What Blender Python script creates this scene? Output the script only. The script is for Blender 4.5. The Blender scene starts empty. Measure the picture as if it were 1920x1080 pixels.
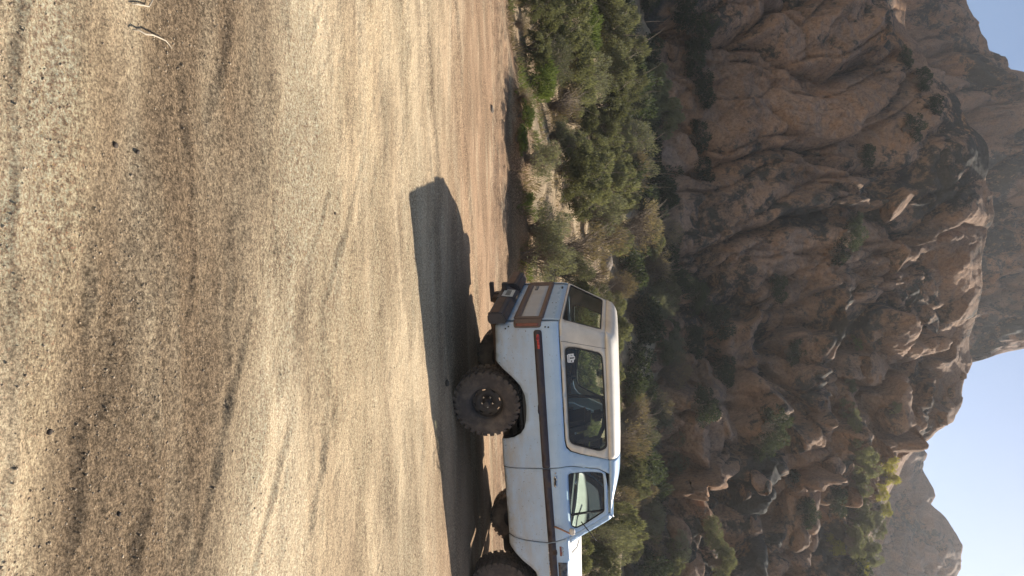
import bpy, bmesh, math, random
import numpy as np
from mathutils import Vector, Matrix
from mathutils.geometry import delaunay_2d_cdt

random.seed(7)
RNG = np.random.default_rng(11)
scene = bpy.context.scene
COL = scene.collection
R = math.radians

# ------------------------------------------------------------------ camera
# the photograph lies on its side: "up" in the place points to the picture's right
CAM_H, PITCH, ROLL, FPX = 2.038, R(-8.739), R(1.418), 1301.5
_F = np.array([0, math.cos(PITCH), math.sin(PITCH)])
_U = np.array([0, -math.sin(PITCH), math.cos(PITCH)])
_Rt = np.array([1.0, 0, 0])
_eu = math.cos(ROLL) * _Rt - math.sin(ROLL) * _U      # picture down
_ev = math.sin(ROLL) * _Rt + math.cos(ROLL) * _U      # picture right
cam_data = bpy.data.cameras.new('camera')
cam_data.sensor_fit = 'HORIZONTAL'
cam_data.sensor_width = 36.0
cam_data.lens = 36.0 * FPX / 1920.0
cam_data.clip_start = 0.05
cam_data.clip_end = 3000.0
cam = bpy.data.objects.new('camera', cam_data)
COL.objects.link(cam)
cam.matrix_world = Matrix([[_ev[i], -_eu[i], -_F[i], (0, 0, CAM_H)[i]] for i in range(3)] + [[0, 0, 0, 1]])
scene.camera = cam

# ------------------------------------------------------------------ light
SUN_EL, SUN_AZ = R(40.6), R(44.0)          # azimuth clockwise from +Y
SUN_VEC = Vector((math.sin(SUN_AZ) * math.cos(SUN_EL), math.cos(SUN_AZ) * math.cos(SUN_EL), math.sin(SUN_EL)))
world = bpy.data.worlds.new('World')
scene.world = world
world.use_nodes = True
_nt = world.node_tree
_nt.nodes.clear()
_sky = _nt.nodes.new('ShaderNodeTexSky')
_sky.sky_type = 'NISHITA'
_sky.sun_disc = False
_sky.sun_elevation = SUN_EL
_sky.sun_rotation = SUN_AZ
_sky.altitude = 500.0
_sky.air_density = 1.0
_sky.dust_density = 1.3
_sky.ozone_density = 1.0
_bg = _nt.nodes.new('ShaderNodeBackground')
_bg.inputs['Strength'].default_value = 0.078
_wo = _nt.nodes.new('ShaderNodeOutputWorld')
_nt.links.new(_sky.outputs[0], _bg.inputs[0])
_nt.links.new(_bg.outputs[0], _wo.inputs[0])
sun_data = bpy.data.lights.new('sun', 'SUN')
sun_data.energy = 5.0
sun_data.angle = R(0.53)
sun_data.color = (1.0, 0.92, 0.80)
sun = bpy.data.objects.new('sun', sun_data)
COL.objects.link(sun)
sun.rotation_euler = SUN_VEC.to_track_quat('Z', 'Y').to_euler()
sun.location = (20, 20, 60)

vs = scene.view_settings
vs.view_transform = 'Standard'
vs.look = 'None'
vs.exposure = 0.85
vs.gamma = 1.0
vs.use_curve_mapping = False
scene.cycles.use_denoising = True
scene.cycles.max_bounces = 8
scene.cycles.transparent_max_bounces = 24
scene.cycles.volume_bounces = 0
scene.cycles.caustics_reflective = False
scene.cycles.caustics_refractive = False
scene.cycles.sample_clamp_indirect = 6.0

# ------------------------------------------------------------------ helpers
def ray(u, v):
    """direction of a sight line; u counts down the picture, v to its right (1920 x 1080)"""
    return _F + _eu * ((u - 540) / FPX) + _ev * ((v - 960) / FPX)

def at_depth(u, v, Y):
    d = ray(u, v)
    return d[0] / d[1] * Y, CAM_H + d[2] / d[1] * Y

def tag(o, label=None, cat=None, group=None, kind=None):
    if label: o['label'] = label
    if cat: o['category'] = cat
    if group: o['group'] = group
    if kind: o['kind'] = kind
    return o

def link(o, parent=None):
    COL.objects.link(o)
    if parent is not None:
        o.parent = parent
    return o

def empty(name, loc=(0, 0, 0), rz=0.0, parent=None):
    o = bpy.data.objects.new(name, None)
    o.empty_display_size = 0.2
    o.location = loc
    o.rotation_euler = (0, 0, rz)
    return link(o, parent)

def mesh_np(name, V, F, smooth=True):
    """V (n,3), F (m,k) numpy arrays with one polygon size"""
    V = np.asarray(V, dtype=np.float32); F = np.asarray(F, dtype=np.int32)
    me = bpy.data.meshes.new(name)
    me.vertices.add(len(V)); me.vertices.foreach_set('co', V.ravel())
    k = F.shape[1]
    me.loops.add(F.size); me.loops.foreach_set('vertex_index', F.ravel())
    me.polygons.add(len(F))
    me.polygons.foreach_set('loop_start', np.arange(0, F.size, k, dtype=np.int32))
    me.polygons.foreach_set('loop_total', np.full(len(F), k, dtype=np.int32))
    if smooth:
        me.polygons.foreach_set('use_smooth', np.ones(len(F), dtype=bool))
    me.update(calc_edges=True)
    return me

def obj_mesh(name, me, mat, parent=None):
    o = bpy.data.objects.new(name, me)
    if mat is not None and len(me.materials) == 0:
        me.materials.append(mat)
    return link(o, parent)

def grid_faces(nr, nc):
    i = np.arange(nr - 1)[:, None] * nc + np.arange(nc - 1)[None, :]
    return np.stack([i, i + 1, i + nc + 1, i + nc], -1).reshape(-1, 4)

# --- numpy noise
_PERM = np.random.default_rng(3).permutation(512).astype(np.int64)
def _h(ix, iy, iz=0):
    return _PERM[(_PERM[(_PERM[ix & 511] + iy) & 511] + iz) & 511]

def perlin(x, y, seed=0):
    xi = np.floor(x).astype(np.int64); yi = np.floor(y).astype(np.int64)
    xf = x - xi; yf = y - yi
    u = xf * xf * xf * (xf * (xf * 6 - 15) + 10); v = yf * yf * yf * (yf * (yf * 6 - 15) + 10)
    def g(dx, dy):
        a = _h(xi + dx, yi + dy, seed) * (2 * math.pi / 512)
        return np.cos(a) * (xf - dx) + np.sin(a) * (yf - dy)
    n0 = g(0, 0) * (1 - u) + g(1, 0) * u
    n1 = g(0, 1) * (1 - u) + g(1, 1) * u
    return (n0 * (1 - v) + n1 * v) * 1.5

def fbm(x, y, oct=4, seed=0, gain=0.5):
    s = 0; a = 1.0
    for o in range(oct):
        s = s + a * perlin(x * 2 ** o + 17.3 * o, y * 2 ** o - 9.1 * o, seed + o)
        a *= gain
    return s

def worley(x, y, seed=0, jit=0.9):
    xi = np.floor(x).astype(np.int64); yi = np.floor(y).astype(np.int64)
    f1 = np.full(x.shape, 9.0); f2 = np.full(x.shape, 9.0); idn = np.zeros(x.shape, dtype=np.int64); ox = np.zeros(x.shape); oy = np.zeros(x.shape)
    for dx in (-1, 0, 1):
        for dy in (-1, 0, 1):
            cx = xi + dx; cy = yi + dy
            hx = _h(cx, cy, seed) / 512.0; hy = _h(cx, cy, seed + 77) / 512.0
            d = np.hypot(cx + 0.5 + (hx - 0.5) * jit - x, cy + 0.5 + (hy - 0.5) * jit - y)
            nw = d < f1
            f2 = np.where(nw, f1, np.minimum(f2, d))
            idn = np.where(nw, _h(cx, cy, seed + 31), idn)
            ox = np.where(nw, x - (cx + 0.5 + (hx - 0.5) * jit), ox); oy = np.where(nw, y - (cy + 0.5 + (hy - 0.5) * jit), oy)
            f1 = np.where(nw, d, f1)
    return f1, f2, idn / 512.0, ox, oy

def sstep(a, b, x):
    t = np.clip((x - a) / (b - a), 0, 1)
    return t * t * (3 - 2 * t)

# --- materials
def new_mat(name):
    m = bpy.data.materials.new(name)
    m.use_nodes = True
    nt = m.node_tree
    bs = nt.nodes['Principled BSDF']
    return m, nt, bs

def N(nt, typ, **kw):
    n = nt.nodes.new(typ)
    for k, v in kw.items():
        if hasattr(n, k): setattr(n, k, v)
        else: n.inputs[k].default_value = v
    return n

def ramp(nt, fac, stops, interp='LINEAR'):
    r = nt.nodes.new('ShaderNodeValToRGB')
    r.color_ramp.interpolation = interp
    el = r.color_ramp.elements
    while len(el) < len(stops): el.new(0.5)
    for e, (p, c) in zip(el, stops):
        e.position = p
        e.color = (*c, 1) if len(c) == 3 else c
    if fac is not None: nt.links.new(fac, r.inputs[0])
    return r.outputs[0]

def mixc(nt, fac, a, b, mode='MIX'):
    n = nt.nodes.new('ShaderNodeMix'); n.data_type = 'RGBA'; n.blend_type = mode
    for sock, val in ((n.inputs[0], fac), (n.inputs[6], a), (n.inputs[7], b)):
        if hasattr(val, 'links'): nt.links.new(val, sock)
        elif isinstance(val, (int, float)): sock.default_value = val
        else: sock.default_value = (*val, 1)
    return n.outputs[2]

def math_n(nt, op, a, b=None, c=None, clamp=False):
    n = nt.nodes.new('ShaderNodeMath'); n.operation = op; n.use_clamp = clamp
    for i, v in enumerate((a, b, c)):
        if v is None: continue
        if hasattr(v, 'links'): nt.links.new(v, n.inputs[i])
        else: n.inputs[i].default_value = v
    return n.outputs[0]

def tex_noise(nt, vec, scale, detail=4, rough=0.55, dist=0.0):
    n = nt.nodes.new('ShaderNodeTexNoise')
    n.inputs['Scale'].default_value = scale; n.inputs['Detail'].default_value = detail
    n.inputs['Roughness'].default_value = rough; n.inputs['Distortion'].default_value = dist
    if vec is not None: nt.links.new(vec, n.inputs['Vector'])
    return n.outputs[0]

def mapping(nt, vec, scale=(1, 1, 1), rot=(0, 0, 0), loc=(0, 0, 0)):
    n = nt.nodes.new('ShaderNodeMapping')
    n.inputs['Scale'].default_value = scale; n.inputs['Rotation'].default_value = rot; n.inputs['Location'].default_value = loc
    nt.links.new(vec, n.inputs['Vector'])
    return n.outputs[0]

def bump(nt, bs, h, strength=0.5, dist=0.02, prev=None):
    b = nt.nodes.new('ShaderNodeBump')
    b.inputs['Strength'].default_value = strength; b.inputs['Distance'].default_value = dist
    nt.links.new(h, b.inputs['Height'])
    if prev is not None: nt.links.new(prev, b.inputs['Normal'])
    nt.links.new(b.outputs[0], bs.inputs['Normal'])
    return b.outputs[0]

def simple(name, col, rough=0.5, metal=0.0, var=0.12, scale=14.0, coat=0.0, bumpy=0.0, dirt=None, dirt_amt=0.4):
    """painted / moulded stuff with uneven wear"""
    m, nt, bs = new_mat(name)
    tc = N(nt, 'ShaderNodeTexCoord').outputs['Object']
    n1 = tex_noise(nt, tc, scale, 6, 0.6)
    lo = tuple(c * (1 - var) for c in col); hi = tuple(min(1, c * (1 + var)) for c in col)
    c = ramp(nt, n1, [(0.3, lo), (0.7, hi)])
    if dirt:
        n2 = tex_noise(nt, tc, scale * 0.35, 8, 0.65)
        f = ramp(nt, n2, [(0.45, (0, 0, 0)), (0.75, (dirt_amt,) * 3)])
        c = mixc(nt, f, c, dirt)
    nt.links.new(c, bs.inputs['Base Color'])
    r = math_n(nt, 'MULTIPLY_ADD', n1, 0.25, rough - 0.12)
    nt.links.new(r, bs.inputs['Roughness'])
    bs.inputs['Metallic'].default_value = metal
    bs.inputs['Coat Weight'].default_value = coat
    bs.inputs['Coat Roughness'].default_value = 0.15
    if bumpy:
        bump(nt, bs, tex_noise(nt, tc, scale * 3, 5, 0.6), 0.6, bumpy)
    return m

# ------------------------------------------------------------------ surface materials
def mat_ground():
    m, nt, bs = new_mat('dirt')
    geo = N(nt, 'ShaderNodeTexCoord').outputs['Object']
    sep = N(nt, 'ShaderNodeSeparateXYZ'); nt.links.new(geo, sep.inputs[0])
    X, Y = sep.outputs[0], sep.outputs[1]
    # tracks run across the lot, so the soil changes in bands along Y, wandering with X
    strk = mapping(nt, geo, (0.28, 1.0, 1.0), (0, 0, R(5)))
    wob = tex_noise(nt, strk, 0.8, 4, 0.55)
    yy = math_n(nt, 'MULTIPLY_ADD', X, 0.20, Y)
    yy = math_n(nt, 'ADD', yy, math_n(nt, 'MULTIPLY_ADD', wob, 1.3, -0.65))
    yn = math_n(nt, 'DIVIDE', yy, 16.0, clamp=True)
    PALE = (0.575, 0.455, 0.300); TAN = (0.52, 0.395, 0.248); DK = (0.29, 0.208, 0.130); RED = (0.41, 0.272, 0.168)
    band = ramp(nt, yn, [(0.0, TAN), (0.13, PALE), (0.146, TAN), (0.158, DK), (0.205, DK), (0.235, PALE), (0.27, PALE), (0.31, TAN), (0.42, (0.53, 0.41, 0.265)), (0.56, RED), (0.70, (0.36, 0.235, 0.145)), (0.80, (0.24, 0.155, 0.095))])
    big = tex_noise(nt, strk, 1.6, 8, 0.62, 0.6)
    c = mixc(nt, ramp(nt, big, [(0.48, (0, 0, 0)), (0.66, (0.6,) * 3)]), band, DK)
    c = mixc(nt, ramp(nt, tex_noise(nt, mapping(nt, geo, (0.16, 1.1, 1), (0, 0, R(-3))), 2.6, 6, 0.6), [(0.5, (0, 0, 0)), (0.72, (0.6,) * 3)]), c, (0.57, 0.46, 0.31))
    # loose rough patches against packed smooth ones; the dark band is the loosest
    inband = ramp(nt, yn, [(0.145, (0, 0, 0)), (0.165, (1, 1, 1)), (0.20, (1, 1, 1)), (0.24, (0, 0, 0))])
    rough_m = math_n(nt, 'MAXIMUM', ramp(nt, tex_noise(nt, mapping(nt, geo, (0.4, 1, 1), (0, 0, R(8)), (3, 9, 0)), 1.1, 6, 0.6), [(0.44, (0, 0, 0)), (0.60, (1, 1, 1))]), inband)
    # grit: pale and dark grains
    g1 = tex_noise(nt, geo, 95, 3, 0.7)
    g2 = tex_noise(nt, geo, 38, 4, 0.75)
    c = mixc(nt, 0.75, c, ramp(nt, g1, [(0.36, (0.20,) * 3), (0.48, (0.48,) * 3), (0.66, (0.85,) * 3)]), 'OVERLAY')
    c = mixc(nt, ramp(nt, g2, [(0.27, (0.5,) * 3), (0.38, (0, 0, 0))]), c, (0.13, 0.092, 0.060))
    g3 = tex_noise(nt, geo, 42.0, 10, 0.80)
    gf = math_n(nt, 'MULTIPLY_ADD', math_n(nt, 'MULTIPLY', rough_m, 1.0), 0.45, 0.28)
    c = mixc(nt, gf, c, ramp(nt, g3, [(0.41, (0.14,) * 3), (0.49, (0.5,) * 3), (0.59, (0.90,) * 3)]), 'OVERLAY')
    # soil beyond the bank: drier and paler with litter
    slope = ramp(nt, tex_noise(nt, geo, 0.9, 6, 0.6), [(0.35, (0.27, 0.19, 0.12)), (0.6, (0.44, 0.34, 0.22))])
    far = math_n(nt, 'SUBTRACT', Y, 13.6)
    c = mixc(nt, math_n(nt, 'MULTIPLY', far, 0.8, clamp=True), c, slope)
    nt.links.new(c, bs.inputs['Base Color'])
    bs.inputs['Roughness'].default_value = 0.95
    bs.inputs['Specular IOR Level'].default_value = 0.12
    h1 = bump(nt, bs, math_n(nt, 'MULTIPLY', tex_noise(nt, geo, 34, 10, 0.80), math_n(nt, 'MULTIPLY_ADD', rough_m, 0.8, 0.35)), 1.0, 0.055)
    h2 = bump(nt, bs, tex_noise(nt, geo, 11, 6, 0.6), 0.55, 0.05, h1)
    bump(nt, bs, tex_noise(nt, mapping(nt, geo, (0.35, 1, 1), (0, 0, R(4))), 7, 5, 0.6), 0.45, 0.06, h2)
    return m

def mat_rock(name, tan=(0.315, 0.205, 0.138), rust=(0.38, 0.19, 0.082), dark=(0.055, 0.058, 0.052), lich=0.5, sc=1.0):
    m, nt, bs = new_mat(name)
    tc = N(nt, 'ShaderNodeTexCoord').outputs['Object']
    n1 = tex_noise(nt, tc, 0.16 * sc, 8, 0.62, 0.4)
    c = ramp(nt, n1, [(0.28, tuple(t * 0.55 for t in tan)), (0.5, tan), (0.72, tuple(t * 1.3 for t in tan))])
    rs = tex_noise(nt, mapping(nt, tc, (1, 1, 0.45), loc=(31, 7, 3)), 0.13 * sc, 5, 0.55, 0.8)
    c = mixc(nt, ramp(nt, rs, [(0.54, (0, 0, 0)), (0.70, (0.65,) * 3)]), c, rust)
    # dark varnish running down the faces and lichen in patches
    st = tex_noise(nt, mapping(nt, tc, (1, 1, 0.22)), 0.55 * sc, 6, 0.6, 0.3)
    c = mixc(nt, ramp(nt, st, [(0.52, (0, 0, 0)), (0.68, (0.55,) * 3)]), c, (0.10, 0.08, 0.07))
    ln = tex_noise(nt, tc, 0.10 * sc, 3, 0.5, 0.5); lf = tex_noise(nt, tc, 1.1 * sc, 7, 0.75)
    lm = math_n(nt, 'MULTIPLY_ADD', lf, 0.55, math_n(nt, 'MULTIPLY', ln, 0.75))
    c = mixc(nt, ramp(nt, lm, [(0.70 - 0.06 * lich, (0, 0, 0)), (0.76 - 0.06 * lich, (0.92,) * 3)]), c, dark)
    grain = tex_noise(nt, tc, 5.0 * sc, 6, 0.75)
    c = mixc(nt, 0.42, c, ramp(nt, grain, [(0.36, (0.12,) * 3), (0.5, (0.5,) * 3), (0.66, (0.85,) * 3)]), 'OVERLAY')
    # fine cracks
    vo = N(nt, 'ShaderNodeTexVoronoi', feature='DISTANCE_TO_EDGE')
    warp = N(nt, 'ShaderNodeVectorMath', operation='ADD')
    nz = N(nt, 'ShaderNodeTexNoise'); nz.inputs['Scale'].default_value = 0.16 * sc; nz.inputs['Detail'].default_value = 5
    nt.links.new(tc, nz.inputs['Vector'])
    nt.links.new(tc, warp.inputs[0]); 
    vm = N(nt, 'ShaderNodeVectorMath', operation='SCALE'); vm.inputs['Scale'].default_value = 9.0
    nt.links.new(nz.outputs[1], vm.inputs[0]); nt.links.new(vm.outputs[0], warp.inputs[1])
    vo.inputs['Scale'].default_value = 0.15 * sc
    nt.links.new(mapping(nt, warp.outputs[0], (1.0, 1.0, 0.6), (0, R(20), 0)), vo.inputs['Vector'])
    cr = ramp(nt, vo.outputs['Distance'], [(0.0, (1, 1, 1)), (0.012, (0, 0, 0))])
    c = mixc(nt, math_n(nt, 'MULTIPLY', cr, 0.30), c, (0.05, 0.04, 0.035))
    nt.links.new(c, bs.inputs['Base Color'])
    bs.inputs['Roughness'].default_value = 0.93
    bs.inputs['Specular IOR Level'].default_value = 0.15
    h1 = bump(nt, bs, tex_noise(nt, tc, 1.6 * sc, 8, 0.68), 0.8, 0.45 / sc)
    h2 = bump(nt, bs, tex_noise(nt, tc, 7 * sc, 5, 0.65), 0.6, 0.08 / sc, h1)
    inv = math_n(nt, 'SUBTRACT', 1.0, cr)
    bump(nt, bs, inv, 0.25, 0.15 / sc, h2)
    return m

def mat_leaf(name, a, b, trans=0.35):
    m, nt, bs = new_mat(name)
    tc = N(nt, 'ShaderNodeTexCoord').outputs['Object']
    oi = N(nt, 'ShaderNodeObjectInfo').outputs['Random']
    n1 = tex_noise(nt, tc, 5.0, 4, 0.6); n2 = tex_noise(nt, tc, 60.0, 2, 0.5)
    f = math_n(nt, 'MULTIPLY_ADD', n2, 0.6, math_n(nt, 'MULTIPLY', n1, 0.5))
    f = math_n(nt, 'ADD', f, math_n(nt, 'MULTIPLY_ADD', oi, 0.3, -0.2))
    c = ramp(nt, f, [(0.3, a), (0.75, b)])
    nt.links.new(c, bs.inputs['Base Color'])
    bs.inputs['Roughness'].default_value = 0.65
    bs.inputs['Specular IOR Level'].default_value = 0.25
    tr = nt.nodes.new('ShaderNodeBsdfTranslucent')
    nt.links.new(mixc(nt, 1.0, c, (1.2, 1.25, 0.7), 'MULTIPLY'), tr.inputs[0])
    mx = nt.nodes.new('ShaderNodeMixShader'); mx.inputs[0].default_value = trans
    nt.links.new(bs.outputs[0], mx.inputs[1]); nt.links.new(tr.outputs[0], mx.inputs[2])
    nt.links.new(mx.outputs[0], nt.nodes['Material Output'].inputs['Surface'])
    return m

M = {}
M['ground'] = mat_ground()
M['rock'] = mat_rock('granite', lich=0.72)
M['rock_far'] = mat_rock('pink_granite', (0.28, 0.18, 0.125), (0.36, 0.19, 0.09), lich=0.4, sc=0.9)
M['boulder'] = mat_rock('boulder_granite', (0.33, 0.27, 0.215), lich=0.2, sc=3.0)
M['leaf_olive'] = mat_leaf('olive_leaves', (0.090, 0.088, 0.050), (0.27, 0.262, 0.155))
M['leaf_grey'] = mat_leaf('grey_green_leaves', (0.10, 0.098, 0.068), (0.27, 0.26, 0.18))
M['leaf_green'] = mat_leaf('green_leaves', (0.075, 0.095, 0.030), (0.22, 0.26, 0.085))
M['leaf_yellow'] = mat_leaf('yellow_leaves', (0.17, 0.16, 0.035), (0.36, 0.31, 0.075), 0.5)
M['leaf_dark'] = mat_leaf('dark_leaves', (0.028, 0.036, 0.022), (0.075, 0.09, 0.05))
M['leaf_dry'] = mat_leaf('dry_leaves', (0.15, 0.11, 0.07), (0.32, 0.25, 0.16), 0.3)
M['twig'] = simple('dead_wood', (0.20, 0.155, 0.115), 0.9, var=0.35, scale=20)
M['twig_pale'] = simple('bleached_wood', (0.42, 0.35, 0.26), 0.9, var=0.3, scale=20)
M['grit'] = simple('grit', (0.37, 0.29, 0.20), 0.95, var=0.6, scale=70)

# ------------------------------------------------------------------ the ground
def bank_y(X):
    return 13.25 - 0.03 * X + 0.28 * perlin(X * 0.45, X * 0 + 3.7, 5) + 0.1 * perlin(X * 1.7, X * 0 + 1.2, 6)

def terrain(X, Y, fine=True):
    X = np.asarray(X, float); Y = np.asarray(Y, float)
    yb = bank_y(X)
    hb = 0.31 * sstep(-5.0, -3.0, X) * (0.8 + 0.35 * perlin(X * 0.8, X * 0 + 8.1, 9)) + 0.02
    d = Y - yb
    step = sstep(-0.05, 0.06, d)
    dp = np.clip(d, 0, None)
    z = hb * step + np.minimum(dp, 20) * 0.082 + np.clip(dp - 20, 0, 24) * 0.30
    z = z + sstep(1, 8, dp) * (0.35 * fbm(X * 0.11, Y * 0.11, 3, 21) + 0.10 * fbm(X * 0.5, Y * 0.5, 3, 23))
    z = z - 0.05 * np.exp(-((d + 0.35) / 0.25) ** 2) * sstep(-4.6, -2.4, X)
    z = z + 0.028 * sstep(0.0, 0.5, dp) * fbm(X * 2.3, Y * 2.3, 3, 27)
    # the lot: shallow ruts running across, softly lumpy
    lot = 1 - sstep(-0.5, 0.3, d)
    yr = Y + 0.20 * X + 0.5 * perlin(X * 0.22, Y * 0.15, 33)
    ruts = 0
    for c, w, a in ((2.55, 0.16, 0.022), (3.35, 0.13, 0.018), (3.75, 0.10, -0.018), (4.75, 0.18, 0.016), (6.1, 0.2, 0.012), (8.2, 0.3, 0.02), (11.2, 0.35, 0.05), (12.3, 0.3, -0.03)):
        ruts = ruts - a * np.exp(-((yr - c) / w) ** 2)
    near = np.exp(-((Y - 3) / 7) ** 2)
    rel = ruts + 0.014 * fbm(X * 0.7, Y * 1.6, 3, 41) + near * (0.010 * fbm(X * 2.6, Y * 6.0, 3, 45) + 0.0048 * fbm(X * 13, Y * 17, 2, 47))
    # tread prints: broken chevrons pressed along two tracks
    for c, sd in ((4.35, 91), (2.75, 95), (5.6, 97)):
        q = yr - c
        che = np.sin((X + 0.9 * np.abs(q)) * 2 * math.pi / 0.085)
        rel = rel + 0.0035 * np.tanh(3 * che) * np.exp(-(q / 0.13) ** 4) * sstep(0.05, 0.45, fbm(X * 0.8, Y * 0.8, 2, sd)) * near
        rel = rel - 0.010 * np.exp(-(q / 0.14) ** 4) * sstep(-0.2, 0.3, fbm(X * 0.5, Y * 0.3, 2, sd))
    # sharp little ridges pushed up beside the tracks, and ones from turning
    for c, w, a, sl, sd in ((2.36, .022, .012, .20, 111), (3.05, .030, .014, .20, 113), (3.48, .020, .010, .22, 115), (3.95, .026, .012, .17, 117), (4.9, .03, .012, .20, 119), (5.4, .03, .010, .24, 121), (6.6, .04, .012, .16, 123),
                            (4.2, .024, .016, .62, 125), (4.75, .028, .016, .66, 127), (3.55, .022, .013, .58, 129), (5.25, .03, .014, .55, 131), (2.9, .022, .012, .05, 133), (1.95, .02, .010, .10, 135)):
        q = Y + sl * X + 0.30 * perlin(X * 0.35, Y * 0.2, sd) + 0.03 * perlin(X * 3, Y * 3, sd) - c
        on = (1 - 0.45 * sstep(3.5, 6, Y)) * sstep(0.0, 0.35, fbm(X * 0.55 + sd, Y * 0.25, 2, sd + 1))
        rel = rel + on * (a * np.exp(-(q / w) ** 2) - 0.8 * a * np.exp(-((q + 2.4 * w) / (1.6 * w)) ** 2))
    # wheel tracks leading up to the truck
    ch, sh = math.cos(R(15.02)), math.sin(R(15.02))
    xc = (X - 1.168) * ch + (Y - 9.219) * sh; yc = -(X - 1.168) * sh + (Y - 9.219) * ch
    for wy in (-.807, .807):
        q = yc - wy - 0.02 * (xc + 1) ** 2 * (xc < -1) * 0.6
        tr = np.exp(-(q / 0.15) ** 6) * sstep(0.3, -0.4, xc) * (xc > -7)
        rel = rel + tr * (-0.018 + 0.006 * np.tanh(3 * np.sin((xc + 0.8 * np.abs(q)) * 2 * math.pi / 0.09))) + 0.012 * np.exp(-((np.abs(q) - 0.19) / 0.04) ** 2) * sstep(0.3, -0.4, xc) * (xc > -7)
    # graded soil pushed up in lumps along the far edge
    rel = rel + 0.05 * sstep(-2.6, -0.6, d) * fbm(X * 1.6, Y * 3.2, 4, 141, 0.6)
    # keep it level under the wheels
    car = np.exp(-(((X - 2.2) / 2.6) ** 4 + ((Y - 9.4) / 1.7) ** 4))
    z = z + lot * rel * (1 - 0.6 * car)
    return z

def spaced(a, b, s0, s1):
    out = [a]; x = a
    while x < b:
        t = (x - a) / (b - a); x += s0 + (s1 - s0) * t; out.append(min(x, b))
    return out

xs_r = spaced(0, 7.5, 0.026, 0.036)[1:] + spaced(7.5, 30, 0.05, 0.9)[1:] + spaced(30, 420, 1.2, 45)[1:]
XS = np.array([-x for x in reversed(xs_r)] + [0.0] + xs_r)
ys_f = spaced(1.3, 6, 0.014, 0.026)[0:] + spaced(6, 16, 0.028, 0.055)[1:] + spaced(16, 62, 0.10, 0.55)[1:] + spaced(62, 460, 1, 40)[1:]
ys_b = spaced(0, 300, 0.15, 30)[1:]
YS = np.array([1.3 - y for y in reversed(ys_b)] + ys_f)
gx, gy = np.meshgrid(XS, YS)
gz = terrain(gx, gy)
me = mesh_np('ground', np.stack([gx, gy, gz], -1).reshape(-1, 3), grid_faces(len(YS), len(XS)))
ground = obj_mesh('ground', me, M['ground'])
tag(ground, 'sandy tan dirt lot with tyre tracks, rising to a brushy slope', 'ground', kind='structure')

# loose grit and pebbles lying on the near lot
def make_grit(n, name, ymin, ymax, smin, smax, mat):
    q = RNG.random(n)
    y = 1 / (1 / ymin + q * (1 / ymax - 1 / ymin))           # denser near by
    x = (RNG.random(n) - 0.5) * (1.15 * y + 1.2)
    clump = fbm(x * 0.8, y * 2.4, 3, 51) + 0.35 * (np.abs(y + 0.2 * x - 2.85) < 0.55)
    keep = RNG.random(n) < np.clip(0.35 + 0.8 * clump, 0.05, 1)
    x, y = x[keep], y[keep]; n = len(x)
    s = smin * (smax / smin) ** (RNG.random(n) ** 6.0)
    base = np.array([[1, 0, 0], [-0.5, 0.87, 0], [-0.5, -0.87, 0], [0.1, 0.1, 0.75], [0.1, 0, -0.5]])
    tri = np.array([[0, 1, 3], [1, 2, 3], [2, 0, 3], [1, 0, 4], [2, 1, 4], [0, 2, 4]])
    a = RNG.random(n) * 6.283
    sc = s[:, None, None] * (base[None] * (0.7 + 0.6 * RNG.random((n, 5, 3))))
    ca, sa = np.cos(a)[:, None], np.sin(a)[:, None]
    vx = sc[..., 0] * ca - sc[..., 1] * sa; vy = sc[..., 0] * sa + sc[..., 1] * ca
    z = terrain(x, y)
    V = np.stack([vx + x[:, None], vy + y[:, None], sc[..., 2] + z[:, None] + 0.15 * s[:, None]], -1).reshape(-1, 3)
    F = (tri[None] + 5 * np.arange(n)[:, None, None]).reshape(-1, 3)
    return obj_mesh(name, mesh_np(name, V, F, False), mat)
g = make_grit(70000, 'gravel', 1.7, 9.0, 0.0016, 0.0085, M['grit'])
tag(g, 'fine loose grit scattered over the dirt lot', 'gravel', kind='stuff')

# ------------------------------------------------------------------ the rock walls
def crest_fn(pts, Yc, recede=None):
    """skyline given as sight lines at the crest's distance -> crest height over X"""
    xs, zs = [], []
    for u, v in pts:
        y = Yc
        for _ in range(6):
            x, z = at_depth(u, v, y)
            if recede: y = Yc + float(recede(np.array(x)))
        xs.append(x); zs.append(z)
    o = np.argsort(xs)
    return np.array(xs)[o], np.array(zs)[o]

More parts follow.
